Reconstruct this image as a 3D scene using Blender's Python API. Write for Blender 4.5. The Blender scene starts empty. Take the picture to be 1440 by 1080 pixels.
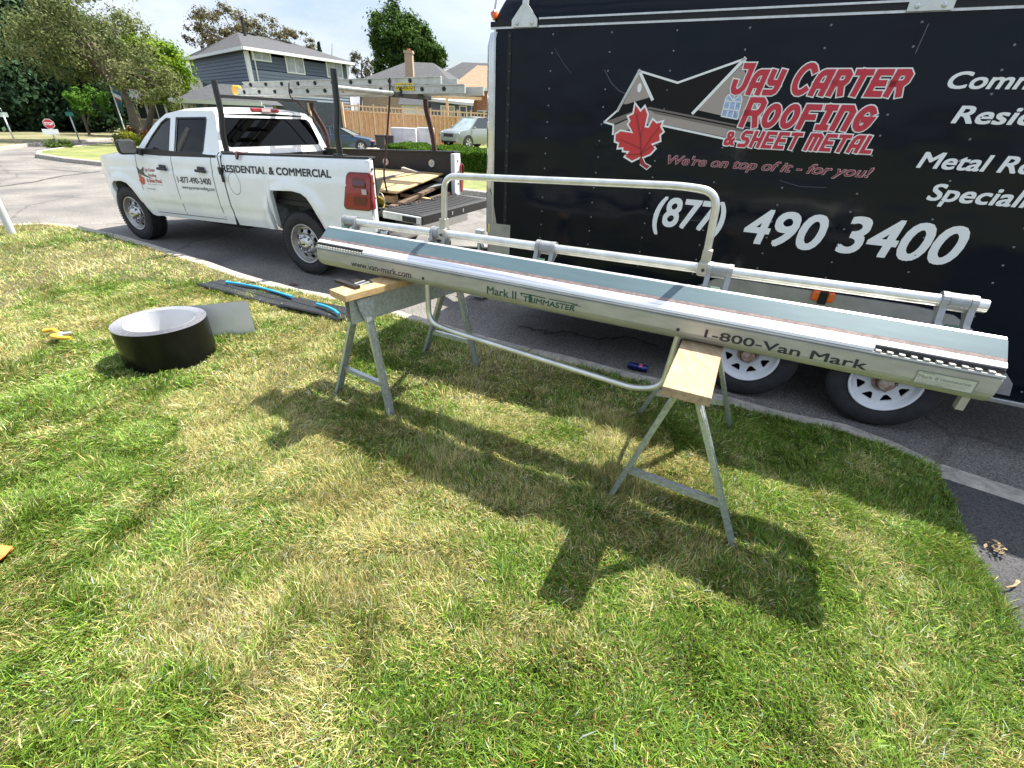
import bpy, bmesh, math, random
import numpy as np
from mathutils import Vector, Matrix
from mathutils.geometry import tessellate_polygon
R = math.radians
S = bpy.context.scene
COL = S.collection
# ------------------------------------------------------------------ camera
CAM_H, PITCH, ROLL, FPX = 1.6677, R(29.710), R(2.349), 648.786
cd = bpy.data.cameras.new("camera"); cam = bpy.data.objects.new("camera", cd); COL.objects.link(cam)
cd.sensor_fit = 'HORIZONTAL'; cd.sensor_width = 36.0; cd.lens = 36.0 * FPX / 1440.0
cd.clip_start = 0.05; cd.clip_end = 2000
_F = Vector((0, math.cos(PITCH), -math.sin(PITCH))); _U = Vector((0, math.sin(PITCH), math.cos(PITCH))); _X = Vector((1, 0, 0))
_R = _X * math.cos(ROLL) + _U * math.sin(ROLL); _V = -_X * math.sin(ROLL) + _U * math.cos(ROLL)
cam.matrix_world = Matrix(((_R.x, _V.x, -_F.x, 0), (_R.y, _V.y, -_F.y, 0), (_R.z, _V.z, -_F.z, CAM_H), (0, 0, 0, 1)))
S.camera = cam
# ------------------------------------------------------------------ sky and sun
SUN = Vector((0.50, 0.335, 1.0)).normalized()
w = bpy.data.worlds.new("World"); S.world = w; w.use_nodes = True
nt = w.node_tree; nt.nodes.clear()
wo = nt.nodes.new('ShaderNodeOutputWorld'); bg = nt.nodes.new('ShaderNodeBackground')
sk = nt.nodes.new('ShaderNodeTexSky'); sk.sky_type = 'NISHITA'; sk.sun_disc = False
sk.sun_elevation = math.asin(SUN.z); sk.sun_rotation = math.atan2(SUN.x, SUN.y)
sk.air_density = 1.0; sk.dust_density = 2.5; sk.ozone_density = 1.5
tc = nt.nodes.new('ShaderNodeTexCoord'); mp = nt.nodes.new('ShaderNodeMapping'); mp.inputs['Scale'].default_value = (1.2, 1.2, 3.5)
no = nt.nodes.new('ShaderNodeTexNoise'); no.inputs['Scale'].default_value = 2.6; no.inputs['Detail'].default_value = 7; no.inputs['Roughness'].default_value = 0.6
cr = nt.nodes.new('ShaderNodeValToRGB'); cr.color_ramp.elements[0].position = 0.38; cr.color_ramp.elements[1].position = 0.64
cr.color_ramp.elements[0].color = (.18, .18, .18, 1); cr.color_ramp.elements[1].color = (.9, .9, .9, 1)
mx = nt.nodes.new('ShaderNodeMixRGB'); mx.inputs['Color2'].default_value = (5.0, 5.4, 6.1, 1)
nt.links.new(tc.outputs['Generated'], mp.inputs['Vector']); nt.links.new(mp.outputs['Vector'], no.inputs['Vector'])
nt.links.new(no.outputs['Fac'], cr.inputs['Fac']); nt.links.new(cr.outputs['Color'], mx.inputs['Fac'])
nt.links.new(sk.outputs['Color'], mx.inputs['Color1'])
# sky brightened overhead, out of view, as added fill light
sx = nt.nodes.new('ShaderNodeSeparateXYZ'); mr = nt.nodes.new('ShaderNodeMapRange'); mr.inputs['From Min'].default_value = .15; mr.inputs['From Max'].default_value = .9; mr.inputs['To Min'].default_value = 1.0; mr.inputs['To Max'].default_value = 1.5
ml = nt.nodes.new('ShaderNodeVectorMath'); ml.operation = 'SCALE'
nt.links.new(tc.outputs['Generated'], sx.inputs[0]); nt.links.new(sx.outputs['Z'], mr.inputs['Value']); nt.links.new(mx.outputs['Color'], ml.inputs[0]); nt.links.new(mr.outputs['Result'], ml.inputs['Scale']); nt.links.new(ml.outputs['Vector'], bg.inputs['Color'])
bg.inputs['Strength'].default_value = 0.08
nt.links.new(bg.outputs['Background'], wo.inputs['Surface'])
sl = bpy.data.lights.new("sun", 'SUN'); sl.energy = 4.8; sl.angle = R(0.55); sl.color = (1, .945, .85)
so = bpy.data.objects.new("sun", sl); COL.objects.link(so); so.location = SUN * 50
so.rotation_euler = (-SUN).to_track_quat('-Z', 'Y').to_euler()
S.view_settings.view_transform = 'Standard'; S.view_settings.look = 'None'
S.view_settings.exposure = 1.33; S.view_settings.gamma = 1.0; S.view_settings.use_curve_mapping = False
S.render.engine = 'CYCLES'
S.cycles.max_bounces = 6; S.cycles.transparent_max_bounces = 12
S.cycles.caustics_reflective = False; S.cycles.caustics_refractive = False
# ------------------------------------------------------------------ helpers
_rng = random.Random(11)
def link(o): COL.objects.link(o); return o
def tag(o, label=None, cat=None, group=None, kind=None):
    if label: o['label'] = label
    if cat: o['category'] = cat
    if group: o['group'] = group
    if kind: o['kind'] = kind
    return o
def thing(name, label, cat, loc=(0, 0, 0), rz=0.0, group=None):
    o = bpy.data.objects.new(name, None); o.empty_display_size = .1; link(o)
    o.location = loc; o.rotation_euler = (0, 0, rz)
    return tag(o, label, cat, group)
def dup(o, parent=None):
    c = o.copy(); link(c)
    if parent: c.parent = parent
    for ch in list(o.children): dup(ch, c)
    return c
def mat(name, col, rough=.5, metal=0.0, var=0.0, vscale=8.0, bump=0.0, bscale=40.0, col2=None, coat=0.0, spec=.5, detail=5, stretch=None, lo=.35, hi=.65):
    m = bpy.data.materials.new(name); m.use_nodes = True; t = m.node_tree; b = t.nodes['Principled BSDF']
    b.inputs['Base Color'].default_value = (*col, 1); b.inputs['Roughness'].default_value = rough; b.inputs['Metallic'].default_value = metal
    b.inputs['Coat Weight'].default_value = coat; b.inputs['Coat Roughness'].default_value = .05; b.inputs['Specular IOR Level'].default_value = spec
    co = t.nodes.new('ShaderNodeTexCoord'); vec = co.outputs['Object']
    if stretch:
        mpn = t.nodes.new('ShaderNodeMapping'); mpn.inputs['Scale'].default_value = stretch; t.links.new(vec, mpn.inputs['Vector']); vec = mpn.outputs['Vector']
    if var or col2:
        n = t.nodes.new('ShaderNodeTexNoise'); n.inputs['Scale'].default_value = vscale; n.inputs['Detail'].default_value = detail; n.inputs['Roughness'].default_value = .65
        t.links.new(vec, n.inputs['Vector'])
        r = t.nodes.new('ShaderNodeValToRGB'); r.color_ramp.elements[0].position = lo; r.color_ramp.elements[1].position = hi
        c2 = col2 or tuple(min(1, c * (1 + var)) for c in col); c1 = col if col2 else tuple(c * (1 - var) for c in col)
        r.color_ramp.elements[0].color = (*c1, 1); r.color_ramp.elements[1].color = (*c2, 1)
        t.links.new(n.outputs['Fac'], r.inputs['Fac']); t.links.new(r.outputs['Color'], b.inputs['Base Color'])
    if bump:
        n2 = t.nodes.new('ShaderNodeTexNoise'); n2.inputs['Scale'].default_value = bscale; n2.inputs['Detail'].default_value = 4
        t.links.new(vec, n2.inputs['Vector'])
        bp = t.nodes.new('ShaderNodeBump'); bp.inputs['Strength'].default_value = bump; bp.inputs['Distance'].default_value = .02
        t.links.new(n2.outputs['Fac'], bp.inputs['Height']); t.links.new(bp.outputs['Normal'], b.inputs['Normal'])
    return m
def glass_mat(name, tint, alpha, rough=.02):
    m = bpy.data.materials.new(name); m.use_nodes = True; t = m.node_tree; t.nodes.clear()
    out = t.nodes.new('ShaderNodeOutputMaterial'); tr = t.nodes.new('ShaderNodeBsdfTransparent'); tr.inputs['Color'].default_value = (*tint, 1)
    gl = t.nodes.new('ShaderNodeBsdfGlossy'); gl.inputs['Roughness'].default_value = rough
    fr = t.nodes.new('ShaderNodeFresnel'); fr.inputs['IOR'].default_value = alpha
    mxs = t.nodes.new('ShaderNodeMixShader'); t.links.new(fr.outputs[0], mxs.inputs[0]); t.links.new(tr.outputs[0], mxs.inputs[1]); t.links.new(gl.outputs[0], mxs.inputs[2])
    t.links.new(mxs.outputs[0], out.inputs['Surface']); return m
def vcol_mat(name, rough=.6, transl=0.0, spec=.3):
    m = bpy.data.materials.new(name); m.use_nodes = True; t = m.node_tree; b = t.nodes['Principled BSDF']
    a = t.nodes.new('ShaderNodeAttribute'); a.attribute_name = 'tint'; t.links.new(a.outputs['Color'], b.inputs['Base Color'])
    b.inputs['Roughness'].default_value = rough; b.inputs['Specular IOR Level'].default_value = spec
    if transl:
        tl = t.nodes.new('ShaderNodeBsdfTranslucent'); t.links.new(a.outputs['Color'], tl.inputs['Color'])
        ms = t.nodes.new('ShaderNodeMixShader'); ms.inputs[0].default_value = transl
        t.links.new(b.outputs[0], ms.inputs[1]); t.links.new(tl.outputs[0], ms.inputs[2])
        t.links.new(ms.outputs[0], t.nodes['Material Output'].inputs['Surface'])
    return m
class MB:
    def __init__(s): s.v = []; s.f = []; s.mi = []; s.sm = []; s.M = Matrix.Identity(4); s.k = 0; s.smooth = False
    def add(s, vs, fs, smooth=None):
        o = len(s.v); s.v += [tuple(s.M @ Vector(p)) for p in vs]
        for f in fs: s.f.append(tuple(i + o for i in f)); s.mi.append(s.k); s.sm.append(s.smooth if smooth is None else smooth)
    def box(s, c, d, rot=None, bev=0.0):
        hx, hy, hz = d[0] / 2, d[1] / 2, d[2] / 2
        q = Matrix.Translation(c) @ (rot.to_4x4() if rot else Matrix.Identity(4))
        if bev <= 0:
            vs = [q @ Vector((x, y, z)) for x in (-hx, hx) for y in (-hy, hy) for z in (-hz, hz)]
            s.add(vs, [(0, 1, 3, 2), (4, 6, 7, 5), (0, 4, 5, 1), (2, 3, 7, 6), (0, 2, 6, 4), (1, 5, 7, 3)])
        else:
            bm = bmesh.new(); bmesh.ops.create_cube(bm, size=1)
            for v in bm.verts: v.co = Vector((v.co.x * d[0], v.co.y * d[1], v.co.z * d[2]))
            bmesh.ops.bevel(bm, geom=list(bm.edges), offset=min(bev, min(d) * .49), segments=2, affect='EDGES', profile=.5)
            bm.verts.index_update(); s.add([q @ v.co for v in bm.verts], [[v.index for v in f.verts] for f in bm.faces]); bm.free()
    def box2(s, a, b, bev=0.0):
        s.box([(a[i] + b[i]) / 2 for i in range(3)], [abs(a[i] - b[i]) for i in range(3)], bev=bev)
    def beam(s, a, b, wd, ht, up=(0, 0, 1), bev=0.0):
        a, b = Vector(a), Vector(b); x = (b - a).normalized(); y = Vector(up).cross(x)
        if y.length < 1e-4: y = Vector((0, 1, 0)).cross(x)
        y.normalize(); z = x.cross(y)
        s.box((a + b) / 2, ((b - a).length, wd, ht), Matrix((x, y, z)).transposed(), bev)
    def tube(s, pts, r, n=10, caps=True, smooth=True):
        pts = [Vector(p) for p in pts]; rs = r if isinstance(r, (list, tuple)) else [r] * len(pts)
        vs = []; fs = []; ref = None
        for i, p in enumerate(pts):
            d = (pts[min(i + 1, len(pts) - 1)] - pts[max(i - 1, 0)]).normalized()
            if ref is None:
                ref = Vector((0, 0, 1)) if abs(d.z) < .9 else Vector((1, 0, 0))
            x = (ref - d * ref.dot(d)).normalized(); ref = x; y = d.cross(x)
            for j in range(n):
                a = 2 * math.pi * j / n; vs.append(p + x * math.cos(a) * rs[i] + y * math.sin(a) * rs[i])
        for i in range(len(pts) - 1):
            for j in range(n): fs.append((i * n + j, i * n + (j + 1) % n, (i + 1) * n + (j + 1) % n, (i + 1) * n + j))
        s.add(vs, fs, smooth)
        if caps: s.add(vs[:n], [tuple(range(n))[::-1]], False); s.add(vs[-n:], [tuple(range(n))], False)
    def lathe(s, prof, n=32, M=None, smooth=True, ang=2 * math.pi):
        M = M or Matrix.Identity(4); vs = []; fs = []; full = abs(ang - 2 * math.pi) < 1e-6; m = n if full else n + 1; k = len(prof)
        for j in range(m):
            a = ang * j / n
            for (r, h) in prof: vs.append(M @ Vector((r * math.cos(a), r * math.sin(a), h)))
        for j in range(n):
            j2 = (j + 1) % m
            for i in range(k - 1): fs.append((j * k + i, j2 * k + i, j2 * k + i + 1, j * k + i + 1))
        s.add(vs, fs, smooth)
    def plate(s, outer, holes, fn, th, n_sub=0):
        # flat plate outline (u,v) with holes; fn(u,v,d) -> 3D, d = 0 front .. th back
        loops = [list(outer)] + [list(h) for h in holes]
        tri = tessellate_polygon([[Vector((u, v, 0)) for u, v in l] for l in loops]); flat = [p for l in loops for p in l]
        if not th: s.add([fn(u, v, 0) for u, v in flat], [tuple(t) for t in tri]); return
        N = len(flat); vs = [fn(u, v, 0) for u, v in flat] + [fn(u, v, th) for u, v in flat]
        s.add(vs, [tuple(t) for t in tri] + [tuple(i + N for i in t)[::-1] for t in tri])
        o = 0
        for l in loops:
            n = len(l); s.add([fn(u, v, 0) for u, v in l] + [fn(u, v, th) for u, v in l], [(i, (i + 1) % n, n + (i + 1) % n, n + i) for i in range(n)]); o += n
    def prism(s, prof, x0, x1, fn=None):
        # closed profile (y,z) swept along x
        n = len(prof); f = fn or (lambda x, y, z: (x, y, z))
        a = [f(x0, y, z) for y, z in prof]; b = [f(x1, y, z) for y, z in prof]
        s.add(a + b, [(i, (i + 1) % n, n + (i + 1) % n, n + i) for i in range(n)])
        tri = tessellate_polygon([[Vector((y, z, 0)) for y, z in prof]])
        s.add(a, [tuple(t) for t in tri]); s.add(b, [tuple(t)[::-1] for t in tri])
    def grid(s, rows, smooth=True):
        n = len(rows[0]); vs = [p for r in rows for p in r]
        s.add(vs, [(i * n + j, i * n + j + 1, (i + 1) * n + j + 1, (i + 1) * n + j) for i in range(len(rows) - 1) for j in range(n - 1)], smooth)
    def quad(s, a, b, c, d): s.add([a, b, c, d], [(0, 1, 2, 3)])
    def build(s, name, m, parent=None, label=None, fixn=True):
        me = bpy.data.meshes.new(name); me.from_pydata(s.v, [], s.f)
        ms = m if isinstance(m, (list, tuple)) else [m]
        for x in ms: me.materials.append(x)
        me.polygons.foreach_set('material_index', s.mi); me.polygons.foreach_set('use_smooth', s.sm)
        if fixn:
            bm = bmesh.new(); bm.from_mesh(me); bmesh.ops.remove_doubles(bm, verts=bm.verts, dist=1e-5); bmesh.ops.recalc_face_normals(bm, faces=bm.faces)
            for e in bm.edges:
                if len(e.link_faces) == 2 and e.calc_face_angle(0) > .7: e.smooth = False
            bm.to_mesh(me); bm.free()
        me.update(); o = bpy.data.objects.new(name, me); link(o)
        if parent: o.parent = parent
        if label: o['label'] = label
        return o
def bulge(u, v, cx, cz, r, w_, a):
    t = (math.hypot(u - cx, v - cz) - r) / w_; return a * (1 - t * t) ** 2 if abs(t) < 1 else 0.0
def rotM(axis, a, t=(0, 0, 0)): return Matrix.Translation(t) @ Matrix.Rotation(a, 4, axis)
def circ(cx, cy, r, n=16, ry=None, a0=0.0): return [(cx + r * math.cos(a0 + 2 * math.pi * i / n), cy + (ry or r) * math.sin(a0 + 2 * math.pi * i / n)) for i in range(n)]
def rrect(x0, y0, x1, y1, r, n=4):
    out = []
    for cx, cy, a in ((x1 - r, y1 - r, 0), (x0 + r, y1 - r, 90), (x0 + r, y0 + r, 180), (x1 - r, y0 + r, 270)):
        for i in range(n + 1): t = R(a + 90 * i / n); out.append((cx + r * math.cos(t), cy + r * math.sin(t)))
    return out
def smooth_path(pts, rad, n=6):
    pts = [Vector(p) for p in pts]; out = [pts[0]]
    for i in range(1, len(pts) - 1):
        a, b, c = pts[i - 1], pts[i], pts[i + 1]; r = min(rad, (a - b).length * .49, (c - b).length * .49)
        p, q = b + (a - b).normalized() * r, b + (c - b).normalized() * r
        for k in range(n + 1): t = k / n; out.append(p * (1 - t) ** 2 + b * 2 * t * (1 - t) + q * t * t)
    out.append(pts[-1]); return out
# lettering: outlines of the built-in font, fitted to a box (u0,v0,u1,v1) and mapped by fn(u,v,d)
def text_geo(body, bold=0.0, shear=0.0, res=4):
    c = bpy.data.curves.new('t', 'FONT'); c.body = body; c.offset = bold; c.shear = shear; c.resolution_u = res
    o = bpy.data.objects.new('t', c); link(o); dg = bpy.context.evaluated_depsgraph_get(); dg.update()
    me = bpy.data.meshes.new_from_object(o.evaluated_get(dg)); v = np.array([p.co[:2] for p in me.vertices]); f = [tuple(p.vertices) for p in me.polygons]
    bpy.data.objects.remove(o); bpy.data.curves.remove(c); bpy.data.meshes.remove(me); return v, f
def text(mb, body, box, fn, d=0.0, bold=0.0, shear=0.0):
    # bold: the outline is laid down several times, each a hair above the last and shifted a little
    v, f = text_geo(body, 0, shear); sh = [(0, 0)] if bold <= 0 else [(-bold, -bold), (bold, -bold), (-bold, bold), (bold, bold), (0, 0)]
    lo, hi = v.min(0) - bold, v.max(0) + bold; sp = hi - lo
    for i, q in enumerate(sh):
        uv = (v + np.array(q) - lo) / sp; u = box[0] + uv[:, 0] * (box[2] - box[0]); w_ = box[1] + uv[:, 1] * (box[3] - box[1])
        mb.add([fn(a, b, d + i * 6e-5) for a, b in zip(u, w_)], f, False)
# stroke lettering for sign-writer capitals
GL = {'J': [[(.0, .38), (.02, .18), (.12, .04), (.28, 0), (.44, .04), (.56, .16), (.6, .32), (.6, 1), (.25, 1)]], 'A': [[(0, 0), (0, .62), (.05, .82), (.16, .95), (.3, 1), (.68, 1), (.68, 0)], [(0, .36), (.68, .36)]],
 'Y': [[(0, 1), (0, .62), (.05, .52), (.15, .48), (.68, .48)], [(.68, 1), (.68, .22), (.62, .07), (.48, 0), (.0, 0)]], 'C': [[(.40 + .40 * math.cos(R(a)), .5 + .5 * math.sin(R(a))) for a in range(42, 320, 18)]],
 'R': [[(0, 0), (0, 1), (.55, 1), (.7, .88), (.7, .62), (.58, .48), (0, .48)], [(.45, .48), (.7, 0)]], 'T': [[(0, 1), (.75, 1)], [(.38, 1), (.38, 0)]],
 'E': [[(.68, 1), (0, 1), (0, 0), (.68, 0)], [(0, .5), (.6, .5)]], 'O': [[(.375 + .375 * math.cos(2 * math.pi * i / 18), .5 + .5 * math.sin(2 * math.pi * i / 18)) for i in range(19)]],
 'F': [[(.68, 1), (0, 1), (0, 0)], [(0, .5), (.6, .5)]], 'I': [[(.05, 1), (.5, 1)], [(.275, 1), (.275, 0)], [(.05, 0), (.5, 0)]], 'N': [[(0, 0), (0, 1), (.5, 1), (.7, .82), (.7, 0)]],
 'G': [[(.40 + .40 * math.cos(R(a)), .5 + .5 * math.sin(R(a))) for a in range(42, 345, 18)] + [(.80, .46), (.42, .46)]], 'S': [[(.7, 1), (.15, 1), (0, .85), (0, .65), (.15, .52), (.55, .5), (.7, .36), (.7, .15), (.55, 0), (0, 0)]],
 'H': [[(0, 0), (0, 1)], [(.7, 0), (.7, 1)], [(0, .5), (.7, .5)]], 'M': [[(0, 0), (0, 1), (.75, 1), (.95, .85), (.95, 0)], [(.475, 1), (.475, 0)]], 'L': [[(0, 1), (0, 0), (.65, 0)]],
 '&': [[(.6, .95), (.25, .95), (.1, .8), (.25, .55), (.5, .55)], [(.25, .55), (.05, .4), (.05, .15), (.2, 0), (.5, 0), (.6, .2)], [(.38, 1.1), (.38, -.12)]]}
def stroke_text(words, box, th, shear=.2, gap=.34, space=.5):
    # words: list of (char, scale); returns list of (polyline, thickness) fitted to box
    x = 0; out = []; H = max(sc for _, sc in words)
    for ch, sc in words:
        if ch == ' ': x += space; continue
        g = GL[ch]; wd = max(p[0] for l in g for p in l)
        for l in g: out.append([(x + p[0] * sc, p[1] * sc) for p in l])
        x += wd * sc + gap
    mxx = x - gap; pts = np.array([p for l in out for p in l]); lo, hi = pts.min(0), pts.max(0)
    m = th / 2; bw, bh = box[2] - box[0] - 2 * m - shear * (box[3] - box[1]), box[3] - box[1] - 2 * m
    res = []
    for l in out:
        q = []
        for (a, b) in l:
            v = (b - lo[1]) / (hi[1] - lo[1]) * bh; u = (a - lo[0]) / (hi[0] - lo[0]) * bw
            q.append((box[0] + m + u + shear * v, box[1] + m + v))
        res.append(q)
    return res
def ribbon(mb, line, th, fn, d, k=0):
    # one flat mitred ribbon along a polyline
    P = [Vector((a, b)) for a, b in line]; L = []; Rr = []; n = len(P); closed = (P[0] - P[-1]).length < 1e-6
    for i in range(n):
        if closed: a = P[(i - 1) % (n - 1)] if i % (n - 1) == 0 else P[i - 1]; c = P[1] if i % (n - 1) == 0 else P[i + 1]; 
        else: a = P[i - 1] if i else None; c = P[i + 1] if i < n - 1 else None
        d1 = (P[i] - a).normalized() if a is not None else (c - P[i]).normalized(); d2 = (c - P[i]).normalized() if c is not None else d1
        t = (d1 + d2).normalized() if (d1 + d2).length > 1e-4 else d1; nn = Vector((-t.y, t.x)); s_ = 1 / max(.5, nn.dot(Vector((-d1.y, d1.x))))
        e = P[i]
        if a is None: e = e - d1 * th / 2
        if c is None: e = e + d2 * th / 2
        L.append(e + nn * th / 2 * s_); Rr.append(e - nn * th / 2 * s_)
    mb.add([fn(p.x, p.y, d) for p in L] + [fn(p.x, p.y, d) for p in Rr], [(i, i + 1, n + i + 1, n + i) for i in range(n - 1)], False)
# ------------------------------------------------------------------ ground, street, kerbs
def asphalt(name, col, sc=1.0, dark=(.06, .06, .06), crack=True):
    m = bpy.data.materials.new(name); m.use_nodes = True; t = m.node_tree; b = t.nodes['Principled BSDF']; b.inputs['Roughness'].default_value = .88
    co = t.nodes.new('ShaderNodeTexCoord')
    n1 = t.nodes.new('ShaderNodeTexNoise'); n1.inputs['Scale'].default_value = 95 * sc; n1.inputs['Detail'].default_value = 3
    n2 = t.nodes.new('ShaderNodeTexNoise'); n2.inputs['Scale'].default_value = .9; n2.inputs['Detail'].default_value = 6
    r1 = t.nodes.new('ShaderNodeValToRGB'); r1.color_ramp.elements[0].position = .36; r1.color_ramp.elements[1].position = .66
    r1.color_ramp.elements[0].color = (*[c * .45 for c in col], 1); r1.color_ramp.elements[1].color = (*[min(1, c * 1.65) for c in col], 1)
    r2 = t.nodes.new('ShaderNodeValToRGB'); r2.color_ramp.elements[0].position = .3; r2.color_ramp.elements[1].position = .7
    r2.color_ramp.elements[0].color = (.55, .55, .57, 1); r2.color_ramp.elements[1].color = (1.15, 1.12, 1.07, 1)
    mu = t.nodes.new('ShaderNodeMixRGB'); mu.blend_type = 'MULTIPLY'; mu.inputs['Fac'].default_value = 1
    t.links.new(co.outputs['Object'], n1.inputs['Vector']); t.links.new(co.outputs['Object'], n2.inputs['Vector'])
    t.links.new(n1.outputs['Fac'], r1.inputs['Fac']); t.links.new(n2.outputs['Fac'], r2.inputs['Fac'])
    t.links.new(r1.outputs['Color'], mu.inputs['Color1']); t.links.new(r2.outputs['Color'], mu.inputs['Color2']); last = mu.outputs['Color']
    if crack:
        v = t.nodes.new('ShaderNodeTexVoronoi'); v.feature = 'DISTANCE_TO_EDGE'; v.inputs['Scale'].default_value = .42
        nz = t.nodes.new('ShaderNodeTexNoise'); nz.inputs['Scale'].default_value = 2.2; nz.inputs['Detail'].default_value = 6
        ad = t.nodes.new('ShaderNodeMixRGB'); ad.inputs['Fac'].default_value = .28
        t.links.new(co.outputs['Object'], ad.inputs['Color1']); t.links.new(co.outputs['Object'], nz.inputs['Vector']); t.links.new(nz.outputs['Color'], ad.inputs['Color2'])
        t.links.new(ad.outputs['Color'], v.inputs['Vector'])
        rr = t.nodes.new('ShaderNodeValToRGB'); rr.color_ramp.elements[0].position = .0; rr.color_ramp.elements[1].position = .012
        rr.color_ramp.elements[0].color = (*dark, 1); rr.color_ramp.elements[1].color = (1, 1, 1, 1)
        m2 = t.nodes.new('ShaderNodeMixRGB'); m2.blend_type = 'MULTIPLY'; m2.inputs['Fac'].default_value = .42
        t.links.new(v.outputs['Distance'], rr.inputs['Fac']); t.links.new(last, m2.inputs['Color1']); t.links.new(rr.outputs['Color'], m2.inputs['Color2']); last = m2.outputs['Color']
    t.links.new(last, b.inputs['Base Color'])
    bp = t.nodes.new('ShaderNodeBump'); bp.inputs['Strength'].default_value = .5; bp.inputs['Distance'].default_value = .01
    t.links.new(n1.outputs['Fac'], bp.inputs['Height']); t.links.new(bp.outputs['Normal'], b.inputs['Normal'])
    return m
M_road = asphalt('street_asphalt', (.185, .177, .165))
M_drive = asphalt('driveway_asphalt', (.048, .05, .055), 1.3, crack=False)
M_fdrive = mat('far_driveway_concrete', (.30, .29, .27), .9, var=.15, vscale=3)
M_curb = mat('kerb_concrete', (.33, .31, .27), .9, var=.28, vscale=14, bump=.4, bscale=90)
M_soil = mat('lawn_thatch', (.050, .055, .018), .95, vscale=7, col2=(.15, .13, .06), bump=.6, bscale=120)
M_flawn = mat('far_lawn_grass', (.10, .145, .035), .95, vscale=1.1, col2=(.24, .235, .085), bump=.5, bscale=60)
M_fbrown = mat('far_lawn_brownish', (.10, .12, .04), .95, vscale=.6, col2=(.26, .22, .13), bump=.5, bscale=40)  # browner mottled tone for the corner lawn
M_ground = mat('open_ground', (.11, .14, .05), .95, vscale=.2, col2=(.19, .19, .09))
def sheet(name, poly, z, m, holes=()):
    mb = MB(); mb.plate(poly, holes, lambda u, v, d: (u, v, z), 0)
    o = mb.build(name, m); tag(o, kind='structure'); return o
EDGE = [(-15, -5), (-12.2, 1.5), (-9.6, 5.0), (-8.6, 6.35), (-7.95, 7.1), (-7.45, 7.36), (-6.9, 7.22), (-6.086, 6.845), (-5.15, 6.34), (-3.89, 5.58), (-3.19, 5.12), (-2.41, 4.72), (-1.78, 4.48), (-1.23, 4.19), (-.82, 3.95), (-.386, 3.69), (.1, 3.45), (.596, 3.22), (1.1, 2.97), (1.541, 2.75), (1.80, 2.60), (2.16, 2.46), (2.34, 2.30), (2.45, 2.12)]
RIGHT = [(2.40, 1.93), (2.313, 1.783), (2.20, 1.58), (2.135, 1.44), (2.10, 1.317), (2.013, 1.096), (1.95, .6), (1.9, -2), (1.9, -6)]
LAWN = EDGE + RIGHT + [(-15, -6)]
sheet('ground', [(-400, -60), (400, -60), (400, 900), (-400, 900)], -.75, M_ground)
sheet('street', [(-45, -6), (12, -6), (12, -1), (30, -4), (30, 6), (-2, 14.9), (-12, 17.6), (-16.5, 18.9), (-18.5, 20.5), (-18.7, 60), (-45, 60)], -.14, M_road)
lo = MB(); lo.plate(LAWN, [], lambda u, v, d: (u, v, 0), 0)
o = lo.build('lawn', M_soil); tag(o, kind='structure')
sheet('driveway', [(2.455, 2.075), (12, -2.9), (12, -6), (1.85, -6), (1.85, -2), (1.9, .6), (1.96, 1.096), (2.05, 1.317), (2.08, 1.44), (2.15, 1.58), (2.26, 1.783), (2.35, 1.93)], -.012, M_drive)
def kerb(name, line, w_, ztop, zlow, m, side=1):
    mb = MB(); P = [Vector((a, b)) for a, b in line]; rows = []
    for i, p in enumerate(P):
        d = (P[min(i + 1, len(P) - 1)] - P[max(i - 1, 0)]).normalized(); n = Vector((-d.y, d.x)) * side
        jit = _rng.uniform(-.010, .010)
        for dz, dp in (((0, 0), (-.014, .004), (-.014, .012), (0, .016)) if i % 9 == 4 else ((0, 0),)): p_ = p; p = p_ + d * dp; rows.append([(p.x - n.x * .03, p.y - n.y * .03, ztop - .02), (p.x, p.y, ztop + dz + jit * .2), (p.x + n.x * (w_ - .03 + jit * .5), p.y + n.y * (w_ - .03 + jit * .5), ztop + jit * .3 + dz), (p.x + n.x * (w_ + jit * .5), p.y + n.y * (w_ + jit * .5), ztop - .025 + dz), (p.x + n.x * (w_ + .02), p.y + n.y * (w_ + .02), zlow - .02)])
    mb.grid(rows, False); o = mb.build(name, m); tag(o, kind='structure'); return o
def resample(L, step):
    out = []
    for (a, b), (c, d) in zip(L[:-1], L[1:]):
        n = max(1, int(math.hypot(c - a, d - b) / step))
        out += [(a + (c - a) * i / n, b + (d - b) * i / n) for i in range(n)]
    return out + [L[-1]]
kerb('kerb', resample(EDGE + [(2.80, 1.87), (4.5, 1.0), (12, -2.75)], .25), .14, .004, -.14, M_curb, 1)
FARK = [(30, 0), (8, 9.2), (-.9, 13.36), (-1.62, 13.71), (-3.5, 14.6), (-8, 15.7), (-14.01, 16.87), (-15.7, 17.53), (-17.63, 18.56), (-18.66, 19.7), (-19.6, 22.0), (-21.2, 28), (-22.3, 44)]
kerb('far_kerb', [FARK[i] for i in range(len(FARK))], .16, .0, -.14, M_curb, 1)
def sst(t): t = min(1, max(0, t)); return t * t * (3 - 2 * t)
def zfar(x, y): return -.48 * sst((y - 20) / 12) * sst((-1.5 - x) / 5) * sst((x + 18) / 4)
def fgrid(name, x0, x1, y0, y1, m, dz=0, st=1.0):
    mb = MB(); ny, nx = int((y1 - y0) / st) + 1, int((x1 - x0) / st) + 1
    mb.grid([[(x0 + (x1 - x0) * i / nx, y0 + (y1 - y0) * j / ny, zfar(x0 + (x1 - x0) * i / nx, y0 + (y1 - y0) * j / ny) + dz) for i in range(nx + 1)] for j in range(ny + 1)], True)
    o = mb.build(name, m); tag(o, kind='structure'); return o
sheet('far_lawn', [p for p in FARK if p[1] < 19.8] + [(-18.8, 20), (60, 20), (60, 0)], -.01, M_flawn)
fgrid('back_lawn', -18.6, 46, 20, 60, M_flawn, -.01, 1.5)
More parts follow.
